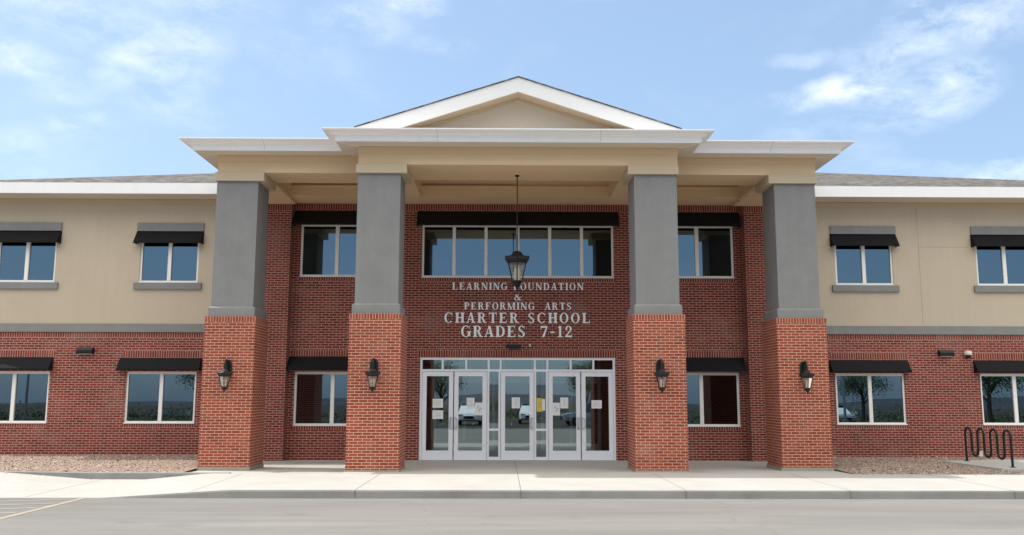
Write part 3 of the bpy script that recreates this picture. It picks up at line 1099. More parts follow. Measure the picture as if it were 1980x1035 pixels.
# ------------------------------------------------------------------ lanterns
def lantern_parts(root, R0, H, bulbs=3):
    """hexagonal coach lantern; z = 0 at its roof rim, body goes down"""
    n = 6
    rt = math.pi / 6
    roof = MB()
    roof.lathe([(.05 * R0, .96 * R0), (.16 * R0, .90 * R0), (.30 * R0, .86 * R0), (.44 * R0, .74 * R0), (.52 * R0, .60 * R0), (.62 * R0, .52 * R0), (.86 * R0, .48 * R0), (1.0 * R0, .38 * R0), (1.02 * R0, .22 * R0), (.94 * R0, .04 * R0), (.84 * R0, -.04 * R0), (.80 * R0, -.10 * R0), (.60 * R0, -.10 * R0)], n, rot=rt)
    for k in range(n):      # upturned corner ornaments
        a = rt + 2 * math.pi * k / n
        ca, sa = math.cos(a), math.sin(a)
        roof.tube([(ca * R0 * .86, sa * R0 * .86, .22 * R0), (ca * R0 * 1.02, sa * R0 * 1.02, .28 * R0), (ca * R0 * 1.07, sa * R0 * 1.07, .40 * R0), (ca * R0 * .98, sa * R0 * .98, .47 * R0)], [.07 * R0, .07 * R0, .06 * R0, .03 * R0], 6)
    roof.build('lamp_roof', M['black'], root)
    cage = MB()
    rb = .44
    for k in range(n):
        a = rt + 2 * math.pi * k / n
        ca, sa = math.cos(a), math.sin(a)
        cage.tube([(ca * R0 * .80, sa * R0 * .80, -.06 * R0), (ca * R0 * rb, sa * R0 * rb, -H)], .038 * R0, 5)
    cage.lathe([(rb * R0 * .7, -H + .06 * R0), (rb * R0 * 1.12, -H + .04 * R0), (rb * R0 * 1.15, -H - .05 * R0), (rb * R0 * .95, -H - .12 * R0), (.30 * R0, -H - .22 * R0), (.34 * R0, -H - .30 * R0),
                (.20 * R0, -H - .42 * R0), (.10 * R0, -H - .52 * R0), (.13 * R0, -H - .60 * R0), (.02 * R0, -H - .74 * R0)], n, rot=rt)
    for k in range(3):
        a = rt + 2 * math.pi * k / 3
        cage.tube([(math.cos(a) * rb * R0, math.sin(a) * rb * R0, -H - .02 * R0), (math.cos(a) * rb * R0 * 1.3, math.sin(a) * rb * R0 * 1.3, -H - .16 * R0), (math.cos(a) * .16 * R0, math.sin(a) * .16 * R0, -H - .38 * R0)], .035 * R0, 5)
    cage.build('lamp_cage', M['black'], root)
    gl = MB()
    rings = [[(r * math.cos(rt + 2 * math.pi * i / n), r * math.sin(rt + 2 * math.pi * i / n), z) for i in range(n)] for r, z in ((.77 * R0, -.09 * R0), ((rb - .02) * R0, -H + .03 * R0))]
    gl.loft(rings, caps=False)
    gl.build('lamp_glass', M['lampglass'], root)
    for k in range(bulbs):
        a = .5 + 2 * math.pi * k / bulbs
        x, y = math.cos(a) * .17 * R0, math.sin(a) * .17 * R0
        b = MB()
        b.lathe([(.055 * R0, -H + .05 * R0), (.06 * R0, -H * .55), (.085 * R0, -H * .52), (.10 * R0, -H * .42), (.07 * R0, -H * .30), (.015 * R0, -H * .20)], 8, c=(x, y), smooth=True)
        b.build('candle_bulb', M['candle'], root)

def make_sconce(x, y, label):
    r = empty('wall_lantern', (x, y, 2.2))
    tag(r, label, 'wall lamp', 'black coach lanterns on the four brick piers')
    body = empty('tmp')
    # the hanging body, centred .20 in front of the wall
    lantern_parts(r, .150, .215, 2)
    for ch in r.children:
        ch.location = (0, -.20, .035)
    p = MB()
    def oct_(yy, sc): return [(-.055 * sc, yy, .02), (.055 * sc, yy, .02), (.085 * sc, yy, .08), (.085 * sc, yy, .28), (.05 * sc, yy, .35), (-.05 * sc, yy, .35), (-.085 * sc, yy, .28), (-.085 * sc, yy, .08)]
    p.loft([oct_(-.003, 1), oct_(-.022, 1), oct_(-.034, .75)])
    p.build('back_plate', M['black'], r)
    a = MB()
    a.tube([(0, -.03, .20), (0, -.07, .30), (0, -.13, .345), (0, -.185, .33), (0, -.205, .27), (0, -.20, .16)], [.026, .024, .024, .024, .02, .03], 8)
    a.tube([(0, -.03, .12), (0, -.08, .10), (0, -.10, .16), (0, -.07, .22)], .014, 6)
    a.build('arm', M['black'], r)
    bpy.data.objects.remove(body)
    r.scale = (1.12, 1.08, 1.22)
    r.location.z = 2.13
    return r
make_sconce(-XO + W / 2, YO, 'black coach lantern on the left outer brick pier')
make_sconce(-XI - W / 2, 0, 'black coach lantern on the brick pier just left of the doors')
make_sconce(XI + W / 2, 0, 'black coach lantern on the brick pier just right of the doors')
make_sconce(XO - W / 2, YO, 'black coach lantern on the right outer brick pier')

def pendant():
    r = empty('pendant_lantern', (.01, 1.1, 5.00))
    tag(r, 'large black hexagonal lantern hanging on a long rod in front of the entrance wall', 'hanging lamp')
    lantern_parts(r, .312, .47, 4)
    p = MB()
    p.tube([(0, 0, .26), (0, 0, 2.20)], .013, 8)
    for k in range(9):
        z = .28 + k * .05
        p.lathe([(.008, z - .02), (.022, z), (.008, z + .02)], 6)
    p.lathe([(.012, 2.175), (.05, 2.185), (.055, 2.219)], 10)
    p.build('rod', M['black'], r)
pendant()

# ------------------------------------------------------------------ small fittings
def wall_pack(x0, x1, y, z0, z1, label):
    r = empty('wall_light', ((x0 + x1) / 2, y, z0))
    tag(r, label, 'wall light', 'black box lights under the grey band')
    w, h = (x1 - x0) / 2, z1 - z0
    p = MB()
    pr = [(-.0, 0), (-.10, 0), (-.17, .03), (-.17, h * .55), (-.12, h), (0, h)]
    p.loft([[(-w, a, b) for a, b in pr], [(w, a, b) for a, b in pr]])
    p.build('housing', M['black'], r)
    q = MB(); q.box(-w + .03, w - .03, -.10, -.03, -.012, -.001)
    q.build('lens', M['domewhite'], r)
wall_pack(-12.36, -11.92, YW, 2.86, 3.04, 'flat black box light on the left wing above and left of a window awning')
wall_pack(12.12, 12.52, YW, 2.86, 3.03, 'flat black box light on the right wing beside the ivory camera')

def dome_camera():
    r = empty('security_camera', (12.93, YW, 2.9))
    tag(r, 'ivory domed security camera on the brick beside the black box light', 'camera')
    p = MB(); p.lathe([(.03, .12), (.095, .10), (.11, .05), (.105, 0), (.08, -.01)], 14, c=(0, -.12), smooth=True)
    p.box(-.045, .045, -.10, -.001, .0, .09)
    p.build('housing', M['domewhite'], r)
    q = MB(); q.lathe([(.075, -.011), (.07, -.05), (.045, -.085), (.01, -.10)], 14, c=(0, -.12), smooth=True)
    q.build('lens_dome', M['black'], r)
dome_camera()

def emergency_light():
    r = empty('emergency_light', (-.05, YP, 3.03))
    tag(r, 'small black two headed light on the brick between lettering and doors', 'wall light')
    p = MB(); p.box(-.10, .10, -.07, -.001, -.05, .07); p.build('housing', M['black'], r)
    thing_on_wall(r)
    for s in (-1, 1):
        q = MB()
        q.loft([[(s * .14 + .045 * math.cos(t), -.06, .03 + .045 * math.sin(t)) for t in np.linspace(0, 2 * math.pi, 10, endpoint=False)],
                [(s * .14 + .065 * math.cos(t), -.15, .01 + .065 * math.sin(t)) for t in np.linspace(0, 2 * math.pi, 10, endpoint=False)]])
        q.build('lamp_head', M['black'], r)
    r2 = MB(); r2.box(-.02, .02, -.035, -.001, -.035, .035); r2.box(-.028, .028, -.02, -.002, .02, .045)
    o = r2.build('door_sensor', M['domewhite'], None, (.40, YP, 3.07))
    thing_on_wall(o)
    tag(o, 'tiny white sensor on the brick right of the two headed light', 'sensor')
emergency_light()

def notices():
    S = [(-2.23, -1.95, 1.39, 1.63, 'white notice taped inside the far left door, upper of two', 0),
         (-2.23, -1.94, 1.09, 1.32, 'white notice taped inside the far left door, lower of two', 0),
         (-1.31, -1.10, 1.37, 1.66, 'white notice on the second door from the left, higher one', 0),
         (-1.08, -.865, 1.19, 1.53, 'white notice with a dark scribble on the second door from the left, lower one', 2),
         (-.09, .13, 1.38, 1.67, 'white notice with grey print on the middle door', 1),
         (1.01, 1.215, 1.19, 1.53, 'white notice with a dark scribble on the fourth door, lower one', 2),
         (1.225, 1.44, 1.38, 1.67, 'white notice with grey print on the fourth door, higher one', 1),
         (2.07, 2.35, 1.38, 1.60, 'single white notice on the far right door', 0)]
    for x0, x1, z0, z1, lab, k in S:
        o = thing_on_wall(empty('paper_notice', ((x0 + x1) / 2, YP + .0535, z0)))
        tag(o, lab, 'notice', 'paper notices on the entrance doors')
        w, h = (x1 - x0) / 2, z1 - z0
        p = MB(); p.box(-w, w, -.001, .0, 0, h); p.build('sheet', M['paper'], o)
        q = MB()
        if k == 2:
            q.tube([(-w * .5, -.003, h * .55), (-w * .2, -.003, h * .75), (0, -.003, h * .5), (w * .1, -.003, h * .3), (w * .4, -.003, h * .6), (w * .6, -.003, h * .45)], .006, 4)
        elif k == 1:
            for i in range(7):
                q.box(-w * .3, w * random.uniform(.3, .6), -.0022, -.0012, h * (.80 - i * .09), h * (.80 - i * .09) + .006)
        else:
            for i in range(5):
                q.box(-w * .75, w * random.uniform(.3, .75), -.0022, -.0012, h * (.78 - i * .13), h * (.78 - i * .13) + .005)
        q.build('print', M['ink'], o)
    o = thing_on_wall(empty('window_sign', (.70, YP + .066, 1.27)))
    tag(o, 'yellow and white sign in the narrow pane right of the middle door', 'notice')
    p = MB(); p.box(-.115, .03, -.001, 0, .02, .38); p.build('yellow_panel', M['yellow'], o)
    p = MB(); p.box(.032, .115, -.001, 0, .05, .36); p.build('white_panel', M['paper'], o)
    q = MB()
    q.tube([(-.07, -.003, .28), (-.02, -.003, .24), (-.03, -.003, .17), (-.08, -.003, .13)], .011, 5)
    q.build('emblem', M['ink'], o)
notices()

# ------------------------------------------------------------------ raised lettering
TT, tt, sh, ss = .235, .10, .085, .08
def rect(a, b, c, d): return [[(a, b), (c, b), (c, d), (a, d)]]
def stem(x, w=TT, y0=0, y1=1, sb=True, st=True):
    o = rect(x, y0, x + w, y1)
    if sb: o += rect(x - ss, 0, x + w + ss, sh)
    if st: o += rect(x - ss, 1 - sh, x + w + ss, 1)
    return o
def diag(x0, y0, x1, y1, w): return [[(x0, y0), (x0 + w, y0), (x1 + w, y1), (x1, y1)]]
def arc(cx, cy, rx, ry, th, tv, a0, a1, n=18):
    o = []
    for i in range(n):
        t0, t1 = R(a0 + (a1 - a0) * i / n), R(a0 + (a1 - a0) * (i + 1) / n)
        P = lambda t, k: (cx + (rx - (th if k else 0)) * math.cos(t), cy + (ry - (tv if k else 0)) * math.sin(t))
        q = [P(t0, 0), P(t1, 0), P(t1, 1), P(t0, 1)]
        o.append(q)
    return o
def glyph(ch):
    s = .08
    if ch == 'L': return stem(s) + rect(s, 0, .74, sh) + [[(.66, sh), (.74, 0), (.76, .30), (.73, .30)]], .80
    if ch == 'E': return (stem(s) + rect(s, 0, .74, sh) + rect(s, 1 - sh, .72, 1) + rect(s, .48, .56, .48 + sh) + [[(.66, sh), (.74, 0), (.77, .28), (.74, .28)]]
                          + [[(.64, 1 - sh), (.69, .76), (.72, .76), (.72, 1)]] + rect(.53, .36, .56, .66)), .80
    if ch == 'F': return stem(s) + rect(s, 1 - sh, .72, 1) + rect(s, .48, .56, .48 + sh) + [[(.64, 1 - sh), (.69, .74), (.72, .74), (.72, 1)]] + rect(.53, .36, .56, .66), .76
    if ch == 'T': return stem(.30, st=False) + rect(0, 1 - sh, .80, 1) + [[(0, 1), (0, .72), (.03, .72), (.08, 1 - sh)]] + [[(.72, 1 - sh), (.77, .72), (.80, .72), (.80, 1)]], .80
    if ch == 'I': return stem(s), .36
    if ch == 'H': return stem(s) + stem(.62) + rect(s, .47, .70, .47 + sh), .90
    if ch == 'N': return stem(s, tt) + stem(.74, tt, sb=False) + diag(.66, 0, .04, 1, .24), .90
    if ch == 'A': return diag(.05, 0, .38, 1, .08) + diag(.58, 0, .33, 1, .21) + rect(.17, .28, .64, .28 + sh) + rect(-.04, 0, .22, sh) + rect(.48, 0, .88, sh), .84
    if ch == 'M': return stem(s, tt) + stem(.86) + diag(.44, 0, .06, 1, .20) + diag(.50, 0, .86, 1, .08), 1.14
    if ch == 'P': return stem(s) + arc(.42, .73, .32, .27, .19, sh, -90, 90) + rect(.2, 1 - sh, .43, 1) + rect(.2, .46, .43, .46 + sh), .78
    if ch == 'R': return stem(s) + arc(.42, .75, .30, .25, .18, sh, -90, 90) + rect(.2, 1 - sh, .43, 1) + rect(.2, .50, .43, .50 + sh) + diag(.62, 0, .38, .52, .21) + rect(.62, 0, .92, sh), .90
    if ch == 'D': return stem(s) + arc(.42, .5, .44, .5, .21, sh, -90, 90) + rect(.2, 1 - sh, .43, 1) + rect(.2, 0, .43, sh), .90
    if ch == 'O': return arc(.45, .5, .44, .52, .21, .06, 0, 360, 32), .90
    if ch == 'C': return arc(.46, .5, .45, .52, .21, .06, 48, 318, 28) + rect(.76, .70, .80, 1.0) + [[(.70, .86), (.76, .70), (.80, .70), (.78, .93)]], .86
    if ch == 'G': return arc(.46, .5, .45, .52, .21, .06, 48, 325, 28) + rect(.76, .70, .80, 1.0) + rect(.66, .06, .86, .42) + rect(.56, .42, .93, .42 + sh), .94
    if ch == 'S': return (arc(.36, .745, .29, .27, .17, .06, 25, 215, 18) + [[(.10, .60), (.26, .68), (.66, .38), (.48, .32)]] + arc(.36, .26, .31, .28, .18, .06, -155, 40, 18)
                          + rect(.60, .72, .635, .98) + rect(.05, .02, .085, .30)), .72
    if ch == 'U': return rect(.08, .34, .28, 1) + rect(0, 1 - sh, .38, 1) + rect(.72, .34, .80, 1) + rect(.62, 1 - sh, .90, 1) + arc(.44, .36, .36, .38, .20, .08, 180, 270, 12) + arc(.44, .36, .36, .38, .08, .08, 270, 360, 12), .90
    if ch == '&': return arc(.38, .78, .20, .22, .08, .05, 0, 360, 22) + arc(.33, .27, .30, .29, .14, .06, 60, 330, 22) + diag(.66, 0, .20, .82, .17) + diag(.52, .10, .80, .52, .07) + rect(.68, .50, .94, .50 + sh) + rect(.70, 0, .94, sh), .94
    if ch == '7': return rect(.04, .84, .66, 1) + [[(.04, 1), (.04, .66), (.08, .66), (.13, .84)]] + [[(.16, 0), (.38, 0), (.66, .86), (.56, .88)]], .70
    if ch == '1': return rect(.18, 0, .38, 1) + rect(.06, 0, .50, sh) + [[(.04, .86), (.18, .84), (.18, 1), (.14, .92)]], .54
    if ch == '2': return arc(.34, .72, .30, .30, .18, .07, -25, 170, 16) + [[(.04, .10), (.16, .10), (.62, .62), (.44, .62)]] + rect(.04, 0, .66, .15) + rect(.62, .0, .66, .30) + rect(.07, .62, .20, .78), .70
    if ch == '-': return rect(.06, .38, .46, .50), .52
    return [], .42

def text_line(parent, txt, x0, x1, z0, z1, name, thick=.035):
    H = z1 - z0
    sx = .96 * H
    nat = sum(glyph(c)[1] for c in txt) * sx
    gap = ((x1 - x0) - nat) / max(1, len(txt) - 1) if len(txt) > 1 else 0
    if gap < .01:
        f = ((x1 - x0) - .03 * (len(txt) - 1)) / nat
        sx *= f; gap = .03
    x = x0
    for c in txt:
        polys, w = glyph(c)
        mb = MB()
        for i, pl in enumerate(polys):
            area = sum(pl[k][0] * pl[(k + 1) % len(pl)][1] - pl[(k + 1) % len(pl)][0] * pl[k][1] for k in range(len(pl)))
            if area < 0: pl = pl[::-1]
            yf = -thick - .0004 * (i % 9)
            f = [(x + a * sx, yf, z0 + b * H) for a, b in pl]
            b_ = [(p[0], -.012, p[2]) for p in f]
            mb.face(f)
            n = len(f)
            for k in range(n):
                mb.face([f[k], b_[k], b_[(k + 1) % n], f[(k + 1) % n]])
        x += w * sx + gap
        if polys:
            mb.build('letter', M['letters'], parent)

def lettering():
    r = thing_on_wall(empty('wall_lettering', (0, YP, 0)))
    tag(r, 'raised white serif lettering naming the school on the brick above the doors', 'sign')
    text_line(r, 'LEARNING FOUNDATION', -1.73, 1.87, 4.595, 4.79, 'text_line')
    text_line(r, '&', -.035, .165, 4.305, 4.475, 'text_line')
    text_line(r, 'PERFORMING  ARTS', -1.40, 1.54, 4.05, 4.245, 'text_line')
    text_line(r, 'CHARTER SCHOOL', -1.94, 2.05, 3.685, 3.965, 'text_line')
    text_line(r, 'GRADES  7-12', -1.48, 1.56, 3.30, 3.605, 'text_line')
lettering()

# ------------------------------------------------------------------ ground
def lerp_tab(x, tab):
    for (a, u), (b, v) in zip(tab[:-1], tab[1:]):
        if x <= b:
            return u if x <= a else u + (v - u) * (x - a) / (b - a)
    return tab[-1][1]
ZR = -.15
YK = -4.0
def z_front(x): return lerp_tab(x, [(-60, ZR + .004), (-7.7, ZR + .004), (-5.4, 0), (60, 0)])
def z_back(x): return lerp_tab(x, [(-60, 0), (-11.6, 0), (-9.4, -.13), (-8.2, -.13), (-6.9, 0), (60, 0)])
def y_back(x): return lerp_tab(x, [(-60, -.25), (-11.6, -.25), (-9.6, -.55), (60, -.55)])
def z_walk(x, y):
    t = (y - YK) / (y_back(x) - YK)
    t = max(0, min(1, t))
    return z_front(x) + (z_back(x) - z_front(x)) * t

def build_ground():
    mb = MB()
    n = 64
    Rr = 9000
    mb.face([(Rr * math.cos(2 * math.pi * i / n), Rr * math.sin(2 * math.pi * i / n), -.40) for i in range(n)])
    tag(mb.build('ground', M['dirt']), kind='structure')
    mb = MB(); mb.face([(-70, -30, ZR), (70, -30, ZR), (70, YK + .0, ZR), (-70, YK + .0, ZR)])
    tag(mb.build('road', M['asphalt']), kind='structure')
    mb = MB(); mb.face([(-70, -58, ZR), (70, -58, ZR), (70, -30, ZR), (-70, -30, ZR)])
    tag(mb.build('parking_lot', M['asphalt2']), kind='structure')
    # sidewalk surface
    xs = [-60, -40, -30, -24, -20] + list(np.arange(-17, 20.01, .25)) + [24, 30, 40, 60]
    mb = MB()
    for a, b in zip(xs[:-1], xs[1:]):
        for i in range(6):
            q = []
            for x, k in ((a, i), (b, i), (b, i + 1), (a, i + 1)):
                y = (YK + .15) + (y_back(x) - (YK + .15)) * k / 6
                q.append((x, y, z_walk(x, y)))
            mb.face(q, smooth=True)
    tag(mb.build('sidewalk', M['concrete'], weld=True), kind='structure')
    # kerb with a rounded nose, dipping to the drive at the left
    mb = MB()
    rings = []
    for x in xs:
        z = z_walk(x, YK + .15)
        zf = z_front(x) + .001
        zb = ZR - .05
        rings.append([(x, YK + .15, z), (x, YK + .03, zf), (x, YK + .008, zf - .008), (x, YK, max(zf - .03, zb)), (x, YK - .012, zb)])
    for a, b in zip(rings[:-1], rings[1:]):
        for i in range(4):
            mb.face([a[i + 1], b[i + 1], b[i], a[i]], mi=0 if i == 0 else 1)
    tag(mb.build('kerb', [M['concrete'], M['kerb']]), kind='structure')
    # joints in the sidewalk and kerb
    mb = MB()
    for x in np.arange(-12.2, 20, 3.05):
        for i in range(6):
            ya, yb = YK + .15 + (y_back(x) - YK - .15) * i / 6, YK + .15 + (y_back(x) - YK - .15) * (i + 1) / 6
            mb.face([(x - .006, ya, z_walk(x, ya) + .002), (x + .006, ya, z_walk(x, ya) + .002), (x + .006, yb, z_walk(x, yb) + .002), (x - .006, yb, z_walk(x, yb) + .002)])
        if x > -6:
            mb.box(x - .006, x + .006, YK - .013, YK + .0, ZR, -.01)
            mb.face([(x - .006, YK + .01, .0025), (x + .006, YK + .01, .0025), (x + .006, YK + .15, .0025), (x - .006, YK + .15, .0025)])
    mb.face([(-.006, -.55, .005), (.006, -.55, .005), (.006, YC, -.101), (-.006, YC, -.101)])
    tag(mb.build('sidewalk_joint', M['joint']), kind='structure')
    # entrance slab (centre flush, sides a touch higher)
    mb = MB()
    def slab(a, b, y0, z0, z1):
        mb.loft([[(a, y0, -.5), (b, y0, -.5), (b, YC + .1, -.5), (a, YC + .1, -.5)], [(a, y0, z0), (b, y0, z0), (b, YC + .1, z1), (a, YC + .1, z1)]])
    slab(-3.96, 3.96, -.55, .002, -.106)
    slab(-XR - .45, -3.962, -.22, -.045, -.107)
    slab(3.962, XR + .45, -.22, -.03, -.107)
    tag(mb.build('entrance_slab', M['concrete']), kind='structure')
    # gravel beds
    mb = MB()
    for x0, x1 in ((-40, -XR - .12), (XR + .16, 45)):
        st = np.linspace(x0, x1, 66)
        for a, b in zip(st[:-1], st[1:]):
            for ya, yb in ((0, .1), (.1, .4), (.4, 1)):
                q = []
                for x, t in ((a, ya), (b, ya), (b, yb), (a, yb)):
                    y0 = y_back(x) + .10
                    q.append((x, y0 + (YW - y0) * t, -.02 + .05 * t if x > 0 else -.02 + .07 * t))
                mb.face(q)
    for a, b in ((-XR - .45, -3.96), (3.96, XR + .45)):
        mb.face([(a, -.56, -.05), (b, -.56, -.05), (b, -.215, -.05), (a, -.215, -.05)])
    tag(mb.build('gravel_bed', M['gravelbed']), kind='structure')
    # raised edge between the bed and the dipped walk at the left
    mb = MB()
    rings = []
    for x in list(np.arange(-12.4, -6.3, .2)):
        y = y_back(x)
        zb = z_back(x) - .06
        rings.append([(x, y - .002, zb), (x, y - .002, .004), (x, y + .012, .012), (x, y + .15, .012), (x, y + .15, -.05)])
    for a, b in zip(rings[:-1], rings[1:]):
        for i in range(4):
            mb.face([a[i], b[i], b[i + 1], a[i + 1]])
    tag(mb.build('garden_kerb', M['kerb']), kind='structure')
    # pad under the rack
    mb = MB()
    pts = [(11.25, 3.05), (11.45, .55), (13.2, -.50), (15.5, -.50), (15.5, 3.6), (13.0, 3.6)]
    top = [(x, y, .045) for x, y in pts]; bot = [(x, y, -.2) for x, y in pts]
    mb.loft([bot, top])
    tag(mb.build('rack_pad', M['concrete']), kind='structure')
    # painted lines
    mb = MB()
    z = ZR + .004
    mb.face([(-8.06, -9.5, z), (-7.95, -9.5, z), (-7.95, YK - .05, z), (-8.06, YK - .05, z)])
    tag(mb.build('yellow_line', M['lineyellow']), kind='structure')
    mb = MB()
    for k in range(9):
        ya = -4.15 - k * .62
        xa = -8.14
        L = 3.6
        mb.face([(xa, ya, z), (xa, ya - .09, z), (xa - L, ya - .09 - 1.1, z), (xa - L, ya - 1.1, z)])
    tag(mb.build('hatched_marking', M['linefaint']), kind='structure')
    mb = MB()      # stall lines of the car park behind the viewer
    for k in range(-12, 13):
        x = k * 2.8
        mb.face([(x, -47, z), (x + .1, -47, z), (x + .1, -41.5, z), (x, -41.5, z)])
    tag(mb.build('stall_line', M['lineyellow']), kind='structure')
    # faint tyre streaks/dark repairs are in the asphalt material
build_ground()

def build_gravel():
    base = np.array([(1, 0, 0), (-1, 0, 0), (0, 1, 0), (0, -1, 0), (0, 0, 1), (0, 0, -1)], float)
    tri = np.array([(0, 2, 4), (2, 1, 4), (1, 3, 4), (3, 0, 4), (2, 0, 5), (1, 2, 5), (3, 1, 5), (0, 3, 5)])
    P = []
    def area(n, x0, x1, f0, f1):
        xs = rng.uniform(x0, x1, n)
        for x in xs:
            y0 = y_back(x) + .16
            t = rng.random() ** 1.15
            y = y0 + (f1 - y0) * t
            z = -.02 + (.05 if x > 0 else .07) * max(0, (y - y0)) / (YW - y0)
            P.append((x, y, z))
    area(14000, -17, -7.7, 0, YW)
    area(14000, 7.75, 17.5, 0, YW)
    for _ in range(500): P.append((rng.uniform(-7.5, -4), rng.uniform(-.54, -.24), -.05))
    for _ in range(500): P.append((rng.uniform(4, 7.6), rng.uniform(-.54, -.24), -.05))
    for _ in range(60):  # strays kicked on to the walk
        x = rng.choice([rng.uniform(-12, -7), rng.uniform(7.8, 12)]); y = y_back(x) - abs(rng.normal(0, .15)); P.append((x, y, z_walk(x, y)))
    for _ in range(70): P.append((rng.uniform(-15, -8), rng.uniform(3.2, 4.6), .03))
    P = [p for p in P if not (11.3 < p[0] < 15.5 and -.5 < p[1] < 3.6 and (p[0] - 11.45) > (.55 - p[1]) * 1.6)]
    P = np.array(P)
    n = len(P)
    sz = rng.uniform(.008, .019, n) * (1 + 1.1 * (rng.random(n) > .96))
    v = base[None] * sz[:, None, None] * rng.uniform(.6, 1.3, (n, 6, 1)) * np.array([1.15, 1, .75])
    ang = rng.uniform(0, 2 * np.pi, n)
    c, s = np.cos(ang)[:, None], np.sin(ang)[:, None]
    x = v[..., 0] * c - v[..., 1] * s; y = v[..., 0] * s + v[..., 1] * c
    v = np.stack([x, y, v[..., 2]], -1) + P[:, None, :] + np.array([0, 0, 1]) * (sz * .3)[:, None, None]
    f = (tri[None] + (np.arange(n) * 6)[:, None, None]).reshape(-1, 3)
    me = bpy.data.meshes.new('gravel')
    me.from_pydata(v.reshape(-1, 3).tolist(), [], f.tolist())
    at = me.attributes.new('tone', 'FLOAT', 'POINT')
    at.data.foreach_set('value', np.repeat(rng.random(n), 6).astype(np.float32))
    me.materials.append(M['stone'])
    o = bpy.data.objects.new('gravel', me); col.objects.link(o)
    tag(o, 'reddish grey gravel stones covering the beds along the wings', 'gravel', kind='stuff')
build_gravel()

# ------------------------------------------------------------------ bicycle rack
def bike_rack():
    X = 11.88
    y0, y1 = .84, 2.97
    r = empty('bicycle_rack', (X, y0, .045))
    tag(r, 'black wave shaped steel tube bicycle rack on the concrete pad', 'bicycle rack')
    nseg = 7
    w = (y1 - y0) / nseg
    rad = w / 2
    top, bot = .87 - rad, .17 + rad
    path = [(0, 0, 0.01), (0, 0, top)]
    y = 0
    for k in range(nseg):
        up = (k % 2 == 0)
        zc = top if up else bot
        for i in range(1, 12):
            t = math.pi * i / 12
            path.append((0, y + rad - rad * math.cos(t), zc + (rad if up else -rad) * math.sin(t)))
        y += w
        path.append((0, y, zc))
        if k < nseg - 1:
            path.append((0, y, bot if up else top))
    path.append((0, y, 0.01))
    p = MB(); p.tube(path, .030, 10)
    p.build('tube', M['black'], r)
    for yy in (0, y):
        q = MB(); q.lathe([(.075, .001), (.075, .012), (.034, .016)], 12, c=(0, yy))
        q.build('foot_plate', M['black'], r)
bike_rack()
# small outlet box by the wall
ob = MB(); ob.box(-.05, .05, -.10, -.001, 0, .14); ob.box(-.06, .06, -.115, -.001, .141, .155)
tag(ob.build('outlet_box', M['domewhite'], None, (13.12, YW, .05)), 'small pale utility box low on the brick behind the bicycle rack', 'utility box')

# ------------------------------------------------------------------ what stands behind the viewer (seen in the glass)
def make_car(paint, name='parked_car'):
    r = empty(name)
    mb = MB()
    # lengthwise along y; front towards +y
    secs = [(-2.30, .45, .80, .80), (-2.2, .38, 1.0, .88), (-1.2, .32, 1.02, .92), (.6, .32, 1.02, .92), (1.6, .34, .98, .92), (2.2, .40, .86, .84), (2.35, .46, .70, .72)]
    mb.loft([[(-w, y, a), (w, y, a), (w, y, (a + b) / 2 + .05), (w * .93, y, b), (-w * .93, y, b), (-w, y, (a + b) / 2 + .05)] for y, a, b, w in secs])
    body = mb.build('body', paint, r)
    mb = MB()
    mb.loft([[(-w, y, .98), (w, y, .98), (w * .8, y2, z), (-w * .8, y2, z)] for y, y2, z, w in ((-2.1, -1.9, 1.45, .86), (-1.6, -1.5, 1.66, .87), (.0, -.1, 1.68, .87), (1.15, .45, 1.50, .86))])
    mb.build('window_glass', M['carglass'], r)
    mb = MB(); mb.box(-.68, .68, -1.6, .25, 1.672, 1.70); mb.build('roof', paint, r)
    for sx in (-1, 1):
        for yy in (-1.4, 1.45):
            w = MB()
            ring = lambda xx, rr: [(xx, yy + rr * math.cos(t), .34 + rr * math.sin(t)) for t in np.linspace(0, 2 * math.pi, 18, endpoint=False)]
            w.loft([ring(sx * .70, .33), ring(sx * .93, .34)])
            w.build('wheel', M['rubber'], r)
        h = MB(); h.box(sx * .45, sx * .80, 2.22, 2.34, .70, .84); h.build('headlight', M['alu2'], r)
    g = MB(); g.box(-.4, .4, 2.345, 2.37, .5, .72); g.build('grille', M['black'], r)
    return r
c1 = make_car(M['carwhite']); c1.location = (-2.9, -40.5, ZR)
tag(c1, 'white car in the lot facing the doors, left of the others', 'car', 'cars parked across the lot')
c2 = copy_tree(c1); c2.location = (1.6, -46.5, ZR); tag(c2, 'white car parked in the lot behind the middle of the row', 'car')
c3 = make_car(M['cargrey']); c3.location = (6.6, -38.5, ZR); c3.rotation_euler = (0, 0, R(80))
tag(c3, 'silver car standing sideways in the lot', 'car', 'cars parked across the lot')
c4 = copy_tree(c3); c4.location = (27, -44, ZR); c4.rotation_euler = (0, 0, 0); tag(c4, 'silver car parked nose in at the right of the lot', 'car')

